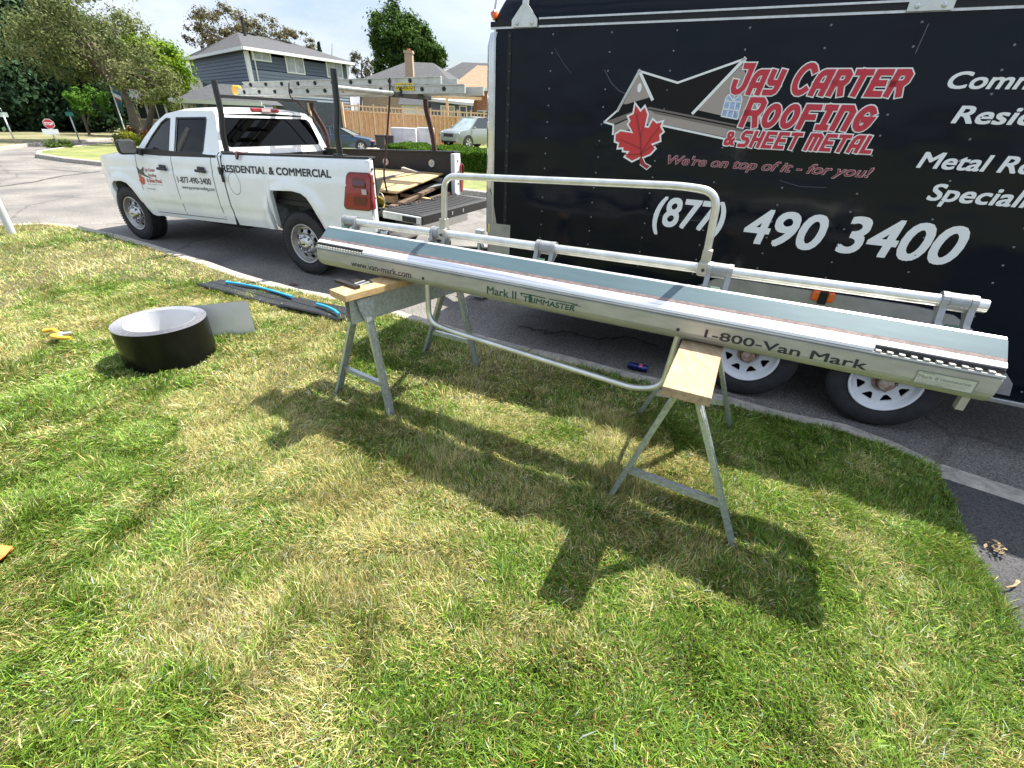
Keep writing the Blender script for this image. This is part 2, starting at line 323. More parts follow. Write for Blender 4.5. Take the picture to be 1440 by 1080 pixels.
sheet('side_lawn', [(-18.6, 20), (-19.0, 20.3), (-19.6, 22.0), (-21.2, 28), (-22.3, 44), (-22.4, 130), (-18.6, 130)], -.012, M_flawn)
sheet('corner_lawn', [(-20.7, 19.3), (-21.6, 21.1), (-22.7, 23.4), (-23.6, 28.6), (-24.6, 45), (-24.6, 120), (-120, 120), (-120, -10), (-36, -10), (-27, 10)], -.03, M_fbrown)
kerb('corner_kerb', resample([(-36, -10), (-27, 10), (-20.7, 19.3), (-21.6, 21.1), (-22.7, 23.4), (-23.6, 28.6), (-24.6, 45), (-24.6, 60)], 1.2), .16, -.02, -.14, M_curb, -1)
sheet('far_driveway', [(-3.2, 14.8), (-8.4, 16.0), (-9.8, 20.0), (-6.2, 20)], -.004, M_fdrive)
fgrid('driveway_apron', -11.5, -5.9, 20, 39, M_fdrive, .006, 1.0)
# ------------------------------------------------------------------ black cargo trailer
TR = R(-24.815)
M_blk = bpy.data.materials.new('gloss_black_sheet'); M_blk.use_nodes = True
_t = M_blk.node_tree; _b = _t.nodes['Principled BSDF']; _b.inputs['Base Color'].default_value = (.0022, .0050, .0112, 1); _b.inputs['Roughness'].default_value = .1; _b.inputs['Specular IOR Level'].default_value = .2
_c = _t.nodes.new('ShaderNodeTexCoord'); _m = _t.nodes.new('ShaderNodeMapping'); _m.inputs['Scale'].default_value = (1.6, 1.6, 2.6)
_n = _t.nodes.new('ShaderNodeTexNoise'); _n.inputs['Scale'].default_value = 1.1; _n.inputs['Detail'].default_value = 1.5
_bp = _t.nodes.new('ShaderNodeBump'); _bp.inputs['Strength'].default_value = .30; _bp.inputs['Distance'].default_value = .06
_n2 = _t.nodes.new('ShaderNodeTexNoise'); _n2.inputs['Scale'].default_value = 5; _n2.inputs['Detail'].default_value = 8
_r2 = _t.nodes.new('ShaderNodeMapRange'); _r2.inputs['To Min'].default_value = .06; _r2.inputs['To Max'].default_value = .16
_t.links.new(_c.outputs['Object'], _m.inputs['Vector']); _t.links.new(_m.outputs['Vector'], _n.inputs['Vector']); _t.links.new(_n.outputs['Fac'], _bp.inputs['Height']); _t.links.new(_bp.outputs['Normal'], _b.inputs['Normal'])
_t.links.new(_c.outputs['Object'], _n2.inputs['Vector']); _t.links.new(_n2.outputs['Fac'], _r2.inputs['Value']); _t.links.new(_r2.outputs['Result'], _b.inputs['Roughness'])
M_trim = mat('black_trim_rail', (.008, .009, .012), .35, spec=.3)
M_alu = mat('bare_aluminium', (.55, .56, .56), .32, .9, var=.12, vscale=20, bump=.05)
M_chrome = mat('polished_corner', (.62, .63, .64), .12, 1.0, var=.08, vscale=14, bump=.08, bscale=10)
M_tread = mat('worn_aluminium_skirt', (.34, .34, .36), .42, .6, var=.16, vscale=5, bump=.04, bscale=40)
M_white = mat('white_vinyl', (.80, .82, .82), .45)
M_red = mat('red_vinyl', (.50, .022, .045), .45)
M_maroon = mat('maroon_vinyl', (.17, .018, .035), .4)
M_leaf = mat('red_leaf_vinyl', (.58, .03, .035), .4)
M_leafd = mat('dark_leaf_vein', (.30, .02, .022), .4)
M_tan = mat('taupe_vinyl', (.36, .31, .28), .5); M_tand = mat('dark_taupe_vinyl', (.17, .145, .13), .5); M_roofv = mat('roof_black_vinyl', (.006, .006, .007), .5, spec=.2)
M_pane = mat('pale_blue_vinyl', (.30, .42, .62), .5, var=.3, vscale=40)
M_tyre = mat('tyre_rubber', (.017, .017, .018), .75, var=.35, vscale=14, bump=.2, bscale=120)
M_wheelw = mat('white_steel_wheel', (.72, .73, .74), .4, var=.06, vscale=9)
M_rust = mat('rusty_hub', (.22, .12, .07), .8, vscale=22, col2=(.42, .36, .32))
M_dark = mat('dark_underside', (.012, .012, .012), .85)
M_orange = mat('orange_lens', (.75, .12, .01), .2, coat=.5)
M_galv = mat('galvanised_steel', (.52, .56, .57), .42, .6, var=.16, vscale=55, lo=.40, hi=.60)
TX, TY = .17957, 3.86422
trailer = thing('cargo_trailer', 'long black enclosed cargo trailer with roofing company lettering and white spoked wheels', 'trailer', (TX, TY, -.14), TR)
def z_(z): return z + .14
LEN0, LEN1, WID, ZB, ZT = -.44, 4.35, 2.3, z_(.266), z_(2.225)
mb = MB()
# side sheet, gently oil-canned, 16 inch rivet columns
NS, NZ = 60, 26; rows = []
for j in range(NZ + 1):
    z = ZB + (ZT - ZB) * j / NZ; rows.append([(LEN0 + (LEN1 - LEN0) * i / NS, 0, z) for i in range(NS + 1)])
mb.grid(rows, True)
mb.k = 1
for n in range(-1, 11):
    s0 = n * .4064 if n >= 0 else -.322
    for k in range(19):
        z = z_(2.18 - .1026 * k)
        if z < ZB + .05: continue
        mb.M = Matrix.Translation((s0 + _rng.uniform(-.003, .003), 0, z)); mb.lathe([(.0065, 0), (.0058, -.0028), (.003, -.0045), (0, -.005)], 8, Matrix.Rotation(R(90), 4, 'X') @ Matrix.Scale(-1, 4, (0, 0, 1)))
mb.M = Matrix.Identity(4)
mb.build('side_panel', [M_blk, mat('dull_rivet', (.17, .18, .20), .45, .4)], trailer)
mb = MB()   # sheet joints: narrow lapped strips
for s0 in (.82, 2.04, 3.26): mb = MB(); mb.box2((s0 - .012, -.0025, ZB), (s0 + .012, .0, ZT), 0); mb.build('sheet_joint', M_blk, trailer)
mb = MB()   # roof bonnet: rounded long edge
prof = [(.0, ZT + .0)] + [(.24 - .24 * math.cos(R(a)), ZT + .06 + .25 * math.sin(R(a))) for a in range(0, 91, 10)] + [(WID - .24, ZT + .33), (WID, ZT + .1), (WID, ZB), (WID - .02, ZB)]
prof2 = prof; N = len(prof)
def xfr(z): return LEN0 - .10 + max(0, z - z_(2.13)) * .62
rows = [[(xfr(z) + k * (1 if z > ZT - .02 else 0), y if 0 < k or z < ZT else y + .02, z) for y, z in prof] for k in (0, .03)] + [[(x, y, z) for y, z in prof] for x in (-.1, LEN1)]
mb.grid(rows, True); mb.grid([[(xfr(ZT - .1) + .01, y, ZT - .1) for y in (.1, WID - .1)], [(xfr(ZT + .15), y, ZT + .15) for y in (.10, WID - .1)], [(xfr(ZT + .31), y, ZT + .31) for y in (.24, WID - .24)]], False); mb.build('roof', M_blk, trailer)
mb = MB(); mb.tube([(LEN0 - .015, -.004, ZT + .05), (LEN0 + .0, .02, ZT + .2), (LEN0 + .03, .10, ZT + .28)], .007, 8); mb.build('roof_bead', M_alu, trailer)
mb = MB(); mb.box2((LEN0 - .09, .08, ZB), (LEN0 - .02, WID - .08, z_(2.13)), .01); mb.build('front_wall', M_blk, trailer)
mb = MB(); mb.box2((LEN1 - .03, .01, ZB), (LEN1, WID, ZT)); mb.box2((LEN0, .02, ZB + .02), (LEN1, WID, ZB + .06)); mb.build('rear_wall', M_blk, trailer)
mb = MB()   # top trim rail: two bright lips with a black channel
mb.box2((LEN0 - .03, -.010, ZT - .006), (LEN1, .004, ZT + .006)); mb.box2((-.10, -.022, ZT + .036), (LEN1, .004, ZT + .046)); mb.k = 1
mb.box2((LEN0 - .03, -.014, ZT + .0062), (LEN1, .004, ZT + .0358)); mb.build('top_rail', [M_alu, M_trim], trailer)
mb = MB(); mb.box2((LEN0 - .02, -.016, ZB - .03), (LEN1, .03, ZB), .004); mb.build('bottom_rail', M_alu, trailer)
mb = MB()   # polished front corner post (quarter round) and its bright edge
arc = [(LEN0 - .10 * math.sin(R(a)), .10 - .10 * math.cos(R(a))) for a in range(0, 91, 9)]
zs = [z_(.83) + (z_(2.205) - z_(.83)) * i / 18 for i in range(19)]
rows = [[(x + .62 * max(0, z - z_(2.13)) * (1 if y > .03 else .4), y - .002, z) for x, y in arc] for z in zs]; mb.grid(rows, True); mb.build('corner_post', M_chrome, trailer)
mb = MB(); mb.box2((LEN0 - .004, -.008, z_(.83)), (LEN0 + .010, .0, ZT - .006)); mb.build('corner_trim', M_alu, trailer)
mb = MB(); arc = [(-.27, 0)] + [(LEN0 + .02 - .10 * math.sin(R(a)), .095 - .10 * math.cos(R(a))) for a in range(0, 91, 9)] + [(LEN0 - .08, 1.15), (LEN0 - .08, 2.2)]
mb.grid([[(x, y - .006, z) for x, y in arc] for z in (ZB, z_(.6), z_(.914))], True); mb.smooth = False
mb.plate([(-.49, z_(.90)), (-.40, z_(.914)), (-.44, z_(1.12)), (-.49, z_(1.2))], [], lambda u, v, d: (u, -.008 + d, v), .004)
for z in (z_(.89), z_(.66), z_(.45)): mb.lathe([(.009, 0), (.007, -.004), (0, -.006)], 8, rotM('X', R(-90), (-.31, -.006, z)) @ Matrix.Scale(1, 4))
mb.build('stone_guard', M_tread, trailer)
mb = MB(); mb.box2((-.34, -.006, z_(.912)), (-.265, .0, z_(.922))); mb.box2((-.322 - .016, -.004, z_(.914)), (-.322 + .014, 0, z_(2.20))); mb.build('corner_seam', M_trim, trailer)
M_scuffglint = mat('pale_scuff_glint', (.10, .11, .12), .6); f_ = lambda u, v, d: (u, -.0012 - d, z_(v))
for l_, t_ in (([(.385, 1.98), (.44, 1.91), (.50, 1.865), (.56, 1.845)], .0035), ([(.02, 2.10), (.09, 2.02), (.15, 1.965)], .002), ([(2.06, 2.17), (2.052, 2.05)], .004), ([(1.60, 1.40), (1.72, 1.375), (1.86, 1.38)], .0022), ([(.9, 1.12), (1.05, 1.10), (1.2, 1.115)], .0018)):  # upright streak at the seam is a painted glint, the others scuffs
    mb = MB(); ribbon(mb, l_, t_, f_, .0015); mb.build('scuff_glint_mark', M_scuffglint, trailer)
# marker lights
mb = MB(); mb.box((-.452, .015, z_(2.30)), (.045, .05, .055), Matrix.Rotation(R(-25), 3, 'Y'), .014); mb.build('marker_light', M_orange, trailer)
mb = MB(); mb.box((2.05, -.04, z_(.735)), (.13, .03, .07), bev=.012); mb.k = 1; mb.box((2.05, -.06, z_(.73)), (.05, .02, .085), bev=.006); mb.build('marker_light', [M_orange, M_trim], trailer)
# ladder-rack brackets on the roof edge
def bracket(s0):
    mb = MB(); f = lambda u, v, d: (s0 + u, -.026 + d, z_(v))
    mb.plate([(-.095, 2.222), (.095, 2.222), (.095, 2.262), (.03, 2.335), (.018, 2.345), (-.018, 2.345), (-.03, 2.335), (-.095, 2.262)], [], f, .006)
    mb.beam((s0 - 0, -.018, z_(2.33)), (s0, .02, z_(2.62)), .042, .012, (0, 1, 0)); mb.k = 1
    for u in (-.055, .055): mb.lathe([(.012, 0), (.011, -.006), (.006, -.01), (0, -.01)], 10, rotM('X', R(90), (s0 + u, -.026, z_(2.242))) @ Matrix.Scale(-1, 4, (0, 0, 1)))
    mb.build('rack_bracket', [M_white if False else mat('rack_bracket_steel', (.60, .63, .63), .4, .3, var=.1), M_galv], trailer)
bracket(-.205); bracket(2.037); bracket(4.2)
# wheel skirt, wheels
mb = MB(); f = lambda u, v, d: (u, -.022 + d, v)
outl = [(.98, z_(.30)), (1.0, z_(.36)), (1.12, z_(.52)), (1.26, z_(.66)), (1.38, z_(.735)), (1.5, z_(.755)), (2.55, z_(.755)), (2.75, z_(.735)), (2.95, z_(.62)), (3.18, z_(.38)), (3.2, z_(.30)), (3.08, z_(.30))]
outl += [(2.58 + .40 * math.cos(R(a)), z_(.215) + .39 * math.sin(R(a))) for a in range(15, 90, 12)] + [(2.58, z_(.61)), (1.72, z_(.61))] + [(1.72 + .40 * math.cos(R(a)), z_(.215) + .39 * math.sin(R(a))) for a in range(95, 170, 12)] + [(1.30, z_(.30))]
mb.plate(outl, [], f, .02); mb.build('wheel_skirt', M_tread, trailer)
def tyre_prof(r, rr, w_):
    h = w_ / 2; return [(rr, -h * .72), (rr + .012, -h * .86), (rr + (r - rr) * .45, -h), (r - .035, -h * .95), (r - .012, -h * .86), (r - .003, -h * .70), (r - .003, -h * .34), (r - .012, -h * .33), (r - .012, -h * .27), (r, -h * .26), (r, h * .26), (r - .012, h * .27), (r - .012, h * .33), (r - .003, h * .34), (r - .003, h * .7), (r - .012, h * .86), (r - .035, h * .95), (rr + (r - rr) * .45, h), (rr + .012, h * .86), (rr, h * .72)]
def spoked_wheel(x, y):
    W = rotM('X', R(90), (x, y, .345))        # lathe +h = towards the camera (-y)
    wr = thing('wheel', None, None); wr.parent = trailer; wr.matrix_local = Matrix.Translation((0, 0, 0))
    mb = MB(); mb.M = W; mb.lathe(tyre_prof(.345, .20, .205), 56); mb.build('tyre', M_tyre, wr)
    mb = MB(); mb.M = W
    mb.lathe([(.205, .088), (.212, .094), (.206, .099), (.196, .095), (.190, .080), (.184, .070), (.181, .058), (.178, .052)], 56)
    holes = []
    for i in range(8):
        a = 2 * math.pi * (i + .5) / 8
        tri = [(.158, -.20), (.158, .20), (.150, .23), (.112, .10), (.108, 0), (.112, -.10), (.150, -.23)]
        holes.append([(r * math.cos(a + t), r * math.sin(a + t)) for r, t in tri])
    mb.plate(circ(0, 0, .180, 56), holes, lambda u, v, d: (u, v, .052 + .014 * max(0, 1 - math.hypot(u, v) / .12) - d), .012)
    mb.build('rim', M_wheelw, wr)
    mb = MB(); mb.M = W; mb.lathe([(.075, .064), (.068, .074), (.055, .078), (.05, .070), (.046, .11), (.04, .122), (0, .125)], 28)
    for i in range(5):
        a = 2 * math.pi * i / 5; mb.lathe([(.011, .07), (.011, .088), (.006, .092), (0, .092)], 6, Matrix.Translation((.063 * math.cos(a), .063 * math.sin(a), 0)))
    mb.build('hub', M_rust, wr)
    mb = MB(); mb.M = W; mb.lathe([(.178, .03), (.17, -.05), (0, -.05)], 32); mb.build('brake_drum', M_dark, wr)
spoked_wheel(2.60, .105); spoked_wheel(1.735, .105)
mb = MB()
for x in (1.735, 2.60):
    for y in (WID - .1,): mb.lathe(tyre_prof(.345, .05, .2), 32, rotM('X', R(90), (x, y, .345)))
    mb.tube([(x, .2, .345), (x, WID - .2, .345)], .04)
mb.build('far_wheels', M_tyre, trailer)
mb = MB(); mb.box2((LEN0 + .05, .25, ZB - .12), (LEN1 - .05, .33, ZB - .02)); mb.box2((LEN0 + .05, WID - .33, ZB - .12), (LEN1 - .05, WID - .25, ZB - .02))
mb.box2((1.1, .30, .3), (3.1, .36, .44)); mb.build('chassis', M_dark, trailer)
# tongue, jack
mb = MB(); hb = (-1.75, WID / 2, .42)
for y in (.35, WID - .35): mb.beam((LEN0, y, .37), (hb[0] + .1, hb[1] + (.04 if y > 1 else -.04), .42), .06, .1)
mb.box((hb[0], hb[1], .46), (.22, .1, .09), bev=.02); mb.build('tongue', M_dark, trailer)
mb = MB(); jx, jy = -1.08, .92
mb.tube([(jx, jy, .06), (jx, jy, .72)], .03, 12); mb.box((jx, jy, .74), (.085, .075, .07), bev=.012); mb.tube([(jx + .02, jy - .06, .70), (jx + .09, jy - .09, .62)], .014); mb.box((jx, jy, .05), (.16, .16, .02)); mb.build('tongue_jack', M_galv, trailer)
mb = MB(); mb.tube(smooth_path([(-.52, .9, .62), (-.72, .85, .76), (-.86, .9, .60), (-1.2, 1.1, .5)], .1), .012, 8); mb.tube([(-.58, .86, .64), (-.56, .86, .72)], .04, 10); mb.build('light_cable', M_trim, trailer)
# ---- sign writing on the side (all thin vinyl, millimetres proud)
def tf(u, v, d): return (u, -.0035 - d, z_(v))
for tx_, bx_ in (('(877)', (.867, .985, 1.342, 1.245)), ('490', (1.474, 1.002, 1.945, 1.226)), ('3400', (2.025, 1.012, 2.64, 1.238))): mb = MB(); text(mb, tx_, bx_, tf, 0, .020, .15); mb.build('phone_number', M_white, trailer)
for tx_, bx_ in (('Commercial', (2.24, 1.893, 2.915, 1.970)), ('Residential', (2.325, 1.738, 3.02, 1.820)), ('Metal Roofing', (2.258, 1.492, 3.05, 1.600)), ('Specialists', (2.366, 1.328, 2.97, 1.446))): mb = MB(); text(mb, tx_, bx_, tf, 0, .020, .17); mb.build('service_lettering', M_white, trailer)
# logo house
mb = MB()
mb.k = 0; mb.plate([(.425, 1.681), (.509, 1.754), (.617, 1.974), (.87, 1.912), (1.229, 2.032), (1.40, 1.83), (1.42, 1.66), (1.397, 1.595), (.73, 1.69), (.50, 1.61), (.492, 1.667)], [], lambda u, v, d: tf(u, v, 0), 0)     # black roof field with wall below
for l, t_ in ((((.425, 1.681), (.509, 1.754), (.617, 1.974), (.87, 1.912), (1.229, 2.032)), .012), (((.496, 1.611), (.492, 1.667), (.425, 1.681)), .012), (((.77, 1.682), (1.39, 1.590)), .012), (((.617, 1.974), (.727, 1.822)), .018), (((.509, 1.754), (.617, 1.974)), .016), (((1.229, 2.032), (1.0, 1.752)), .018), (((1.235, 2.02), (1.44, 1.66)), .012)):
    mb.k = 1; ribbon(mb, l, t_, tf, .0016)
mb.k = 2; mb.plate([(.617, 1.955), (.712, 1.832), (.563, 1.79), (.54, 1.79)], [], lambda u, v, d: tf(u, v, .0008), 0); mb.plate([(1.222, 2.005), (1.024, 1.767), (1.30, 1.72), (1.40, 1.70), (1.41, 1.74)], [], lambda u, v, d: tf(u, v, .0008), 0)
mb.plate([(.50, 1.664), (.718, 1.760), (1.395, 1.66), (1.395, 1.60), (.76, 1.69), (.50, 1.612)], [], lambda u, v, d: tf(u, v, .0006), 0)
mb.k = 4; mb.plate([(.435, 1.684), (.60, 1.745), (.718, 1.778), (1.41, 1.675), (1.41, 1.668), (.718, 1.766), (.50, 1.674)], [], lambda u, v, d: tf(u, v, .0010), 0); mb.plate([(.73, 1.758), (1.40, 1.660), (1.40, 1.645), (.76, 1.74)], [], lambda u, v, d: tf(u, v, .0012), 0)
mb.k = 3; mb.plate([(1.171, 1.738), (1.269, 1.724)] + [(1.221 + .048 * math.cos(R(a)), 1.820 + .045 * math.sin(R(a))) for a in range(-5, 190, 15)], [], lambda u, v, d: tf(u, v, .0012), 0)
mb.k = 1
for l in (((1.171, 1.738), (1.174, 1.820)), ((1.269, 1.724), (1.268, 1.815)), ((1.171, 1.738), (1.269, 1.724)), ((1.173, 1.820), (1.269, 1.815)), ((1.204, 1.732), (1.206, 1.82)), ((1.237, 1.73), (1.238, 1.818)), ((1.172, 1.778), (1.269, 1.769)), ((1.221, 1.82), (1.221, 1.865)), ((1.221, 1.82), (1.19, 1.853)), ((1.221, 1.82), (1.252, 1.852)), [(1.221 + .048 * math.cos(R(a)), 1.820 + .045 * math.sin(R(a))) for a in range(-5, 190, 15)]): ribbon(mb, l, .006, tf, .0018)
mb.plate(circ(.634, 1.883, .014, 14, .026), [], lambda u, v, d: tf(u, v, .0014), 0)
mb.build('house_emblem', [M_roofv, M_white, M_tan, M_pane, M_tand], trailer)
LEAF = [(0.619, 1.798), (0.664, 1.755), (0.687, 1.784), (0.718, 1.735), (0.712, 1.665), (0.731, 1.663), (0.751, 1.711), (0.783, 1.69), (0.823, 1.701), (0.815, 1.669), (0.839, 1.638), (0.818, 1.618), (0.828, 1.583), (0.778, 1.562), (0.805, 1.537), (0.775, 1.499), (0.727, 1.476), (0.705, 1.474), (0.656, 1.448), (0.598, 1.475), (0.62, 1.507), (0.581, 1.508), (0.578, 1.528), (0.541, 1.523), (0.543, 1.557), (0.515, 1.565), (0.512, 1.612), (0.546, 1.636), (0.627, 1.627), (0.589, 1.674), (0.601, 1.693), (0.581, 1.721), (0.616, 1.738)]
mb = MB(); mb.plate(LEAF, [], lambda u, v, d: tf(u, v, .0024), 0); mb.k = 1; ribbon(mb, LEAF + [LEAF[0]], .011, tf, .0028)
STEM = [(.703, 1.474), (.726, 1.475), (.748, 1.443), (.786, 1.428), (.766, 1.408), (.719, 1.434)]
ribbon(mb, STEM, .010, tf, .0027); mb.k = 2; mb.plate(STEM, [], lambda u, v, d: tf(u, v, .0030), 0)
for l, wd in ((((.716, 1.48), (.69, 1.60), (.64, 1.73)), .012), (((.71, 1.50), (.76, 1.60), (.80, 1.66)), .010), (((.705, 1.53), (.62, 1.56), (.55, 1.58)), .009), (((.71, 1.495), (.76, 1.54), (.80, 1.56)), .008), (((.705, 1.5), (.64, 1.49), (.60, 1.49)), .008), (((.69, 1.60), (.70, 1.68)), .008)): ribbon(mb, l, wd, tf, .0032)
mb.build('leaf_emblem', [M_leaf, M_white, M_leafd], trailer)
def sign(words, box, th, oth, d, gap=.34, space=.5, shear=.2):
    L = stroke_text(words, box, th, shear, gap, space); mw = MB(); 
    for i, l in enumerate(L): mw.k = 0; ribbon(mw, l, oth, tf, d + i * .00004)
    for i, l in enumerate(L): mw.k = 1; ribbon(mw, l, th, tf, d + .003 + i * .00004)
    return mw
W1 = [('J', 1.32), ('A', 1), ('Y', 1), (' ', 1), ('C', 1.32), ('A', 1), ('R', 1), ('T', 1), ('E', 1), ('R', 1)]
sign(W1, (1.183, 1.852, 2.092, 2.012), .029, .042, .004, .50, .62).build('name_lettering', [M_white, M_red], trailer)
sign([('R', 1.3), ('O', 1), ('O', 1), ('F', 1), ('I', 1), ('N', 1), ('G', 1)], (1.285, 1.682, 2.0, 1.842), .030, .043, .0045, .50).build('name_lettering', [M_white, M_red], trailer)
sign([(c, 1) for c in 'SHEET'] + [(' ', 1)] + [(c, 1) for c in 'METAL'], (1.305, 1.574, 2.038, 1.666), .019, .031, .005, .50, .5).build('name_lettering', [M_white, M_red], trailer)
mb = MB(); text(mb, '&', (1.215, 1.572, 1.292, 1.664), tf, .005, .05, .1); mb.k = 1; text(mb, '&', (1.221, 1.578, 1.286, 1.658), tf, .0064, .028, .1); mb.build('name_lettering', [M_white, M_red], trailer)
mb = MB(); text(mb, "We're on top of it - for you!", (.895, 1.432, 2.068, 1.507), tf, .0012, .03, .3); mb.k = 1; text(mb, "We're on top of it - for you!", (.8985, 1.435, 2.0635, 1.504), tf, .0026, .006, .3)
mb.build('slogan_lettering', [mat('pink_outline_vinyl', (.62, .38, .40), .45), M_maroon], trailer)
# ------------------------------------------------------------------ white pickup truck (local: +x to the tail, +y away from the lawn side, z up)
KR = -.423069
M_wpaint = mat('white_car_paint', (.84, .87, .88), .2, var=.03, vscale=4, coat=.8)
M_wdirt = mat('white_paint_dusty', (.66, .67, .64), .35, var=.16, vscale=7, coat=.3)
M_blackp = mat('black_plastic', (.016, .016, .018), .5)
M_liner = mat('black_bed_liner', (.022, .022, .023), .6, bump=.3, bscale=80)
M_redl = bpy.data.materials.new('red_lens'); M_redl.use_nodes = True; _b = M_redl.node_tree.nodes['Principled BSDF']; _b.inputs['Base Color'].default_value = (.27, .003, .011, 1); _b.inputs['Roughness'].default_value = .08; _b.inputs['Coat Weight'].default_value = 1
M_redd = mat('deep_red_lens', (.10, .002, .006), .1, coat=1); M_clear = mat('clear_lens', (.55, .45, .45), .15, coat=.8)
M_gdark = glass_mat('tinted_privacy_glass', (.006, .008, .009), 1.38); M_glight = glass_mat('window_glass', (.60, .70, .66), 1.6)
M_int = mat('dark_cab_interior', (.03, .03, .033), .8); M_steelw = mat('grey_steel_wheel', (.42, .41, .39), .35, .65, var=.15, vscale=12)
M_cap = mat('chrome_cap', (.52, .53, .54), .22, 1.0); M_well = mat('wheel_well_liner', (.20, .21, .20), .8, var=.4, vscale=9)
M_inkt = mat('dark_decal', (.03, .033, .045), .5); M_gap = mat('panel_gap', (.05, .052, .055), .8)
truck = thing('pickup_truck', 'white crew cab pickup truck with open tailgate, company lettering and a ladder rack', 'pickup truck', (-2.6512, 5.78329, -.14), KR)
W = 1.93
def rk(x): return .036 * (x + 1.2)            # tail sits a little higher than the nose; x = -xf
def P3(xf, y, z): return (-xf, y, z + rk(-xf))
def ys(z):     # side curvature below the belt
    return np.interp(z, [.40, .46, .58, .66, .70, .80, .90, 1.06, 1.085, 1.10, 1.22, 1.29, 1.31], [.085, .06, .030, .024, .010, .004, .002, .0, .002, .010, .018, .034, .046])
def pl_(xf): return float(np.interp(xf, [3.45, 3.7, 3.9, 4.05, 4.15, 4.22], [0, .012, .04, .085, .14, .21]))
A_R = [(-.42, .50), (-.36, .56), (-.26, .80), (-.20, .89), (-.12, .935), (.02, .955), (.40, .945), (.47, .915), (.51, .84), (.50, .70), (.46, .56), (.455, .47)]
A_F = [(2.92, .46), (3.02, .485), (3.13, .56), (3.20, .70), (3.25, .82), (3.33, .90), (3.45, .925), (3.66, .915), (3.74, .87), (3.79, .76), (3.81, .62), (3.80, .46)]
def zlo(xf):
    if A_R[0][0] < xf < A_R[-1][0] + .05: return float(np.interp(xf, [p[0] for p in sorted(A_R)], [p[1] for p in sorted(A_R)]))
    if A_F[0][0] < xf < A_F[-3][0]: return float(np.interp(xf, [p[0] for p in A_F[:10]], [p[1] for p in A_F[:10]]))
    return .50 if xf < -.4 else (.47 if xf < 3 else .42)
def zhi(xf): return float(np.interp(xf, [-1.14, 1.2, 2.9, 3.4, 4.0, 4.22], [1.31, 1.31, 1.30, 1.275, 1.235, 1.17]))
def flank(mb, x0, x1, yb=None):
    xs = sorted(set([round(x, 3) for x in np.linspace(x0, x1, max(2, int((x1 - x0) / .045)))] + [p[0] for p in A_R[:10] + A_F if x0 < p[0] < x1] + [x for x in (.512, .53) if x0 < x < x1]))
    rows = []
    for x in xs:
        a, b = zlo(x), zhi(x); r = []
        for t in np.linspace(0, 1, 26):
            z = a + (b - a) * t; r.append(P3(x, float(ys(z)) + pl_(x) - bulge(x, z, .06, .47, .50, .13, .026) - bulge(x, z, 3.49, .45, .49, .13, .026), z))
        r.append(P3(x, .075 + pl_(x), b + .012)); r.append(P3(x, .12 + pl_(x), b + .012)); rows.append(r)
    mb.grid(rows, True)
    mb.grid([[(p[0], W - p[1], p[2]) for p in r] for r in rows], True)
    # arch lips turned inward
    for rr in (rows,):
        mb.grid([[(r[0][0], r[0][1] + d, r[0][2]) for r in rr] for d in (0, .006, .05)], False)
mb = MB(); flank(mb, -1.13, 1.195); bed = mb.build('bed_side', M_wpaint, truck)
mb = MB(); flank(mb, 1.215, 4.22)
# hood, nose
rows = []
for xf in np.linspace(2.75, 4.40, 12):
    b = zhi(min(xf, 4.22)) - max(0, xf - 4.22) * .8; p = pl_(min(xf, 4.22)) + .09 + max(0, xf - 4.22) * .6
    rows.append([P3(xf, p + (W - 2 * p) * t, b + .012 + .05 * math.sin(math.pi * min(1, max(0, t))) ** .5) for t in np.linspace(0, 1, 13)])
mb.grid(rows, True)
mb.grid([[P3(x_, y_, z_2) for x_, y_ in ((4.22, .2), (4.34, .36), (4.42, .7), (4.43, W / 2), (4.42, W - .7), (4.34, W - .36), (4.22, W - .2))] for z_2 in (.42, .7, 1.0, 1.16)], True)
cab = mb.build('cab_body', M_wpaint, truck)
mb = MB()   # shut lines, belt moulding and bed cap, lower sill line
def vline(xf, z0, z1, lean, wd=.010):
    n = 10
    L = [P3(xf + lean * (1.25 - (z0 + (z1 - z0) * i / n)) - wd / 2, float(ys(z0 + (z1 - z0) * i / n)) - .0015, z0 + (z1 - z0) * i / n) for i in range(n + 1)]
    Q = [P3(xf + lean * (1.25 - (z0 + (z1 - z0) * i / n)) + wd / 2, float(ys(z0 + (z1 - z0) * i / n)) - .0015, z0 + (z1 - z0) * i / n) for i in range(n + 1)]
    mb.grid([L, Q], True)
vline(2.99, .53, 1.28, .05); vline(2.20, .52, 1.29, .03); vline(1.40, .55, 1.29, .02)
mb.grid([[P3(x, float(ys(z)) - .0015, z) for z in (.522, .530)] for x in np.linspace(1.40, 3.02, 20)], True)
cr_ = circ(1.02, 1.00, .105, 26, .13); mb.grid([[P3(a, float(ys(b)) - .0015, b) for a, b in c] for c in ([(1.02 + .10 * math.cos(t), .99 + .125 * math.sin(t)) for t in np.linspace(0, 6.283, 40)], [(1.02 + .105 * math.cos(t), .99 + .131 * math.sin(t)) for t in np.linspace(0, 6.283, 40)])], True)
mb.build('shut_line', M_gap, truck)
mb = MB(); mb.box2(P3(1.215, .03, .47), (P3(1.196, .5, 1.30)[0], W - .03, P3(1.2, .5, 1.30)[2])); mb.build('cab_bed_gap', M_dark, truck)
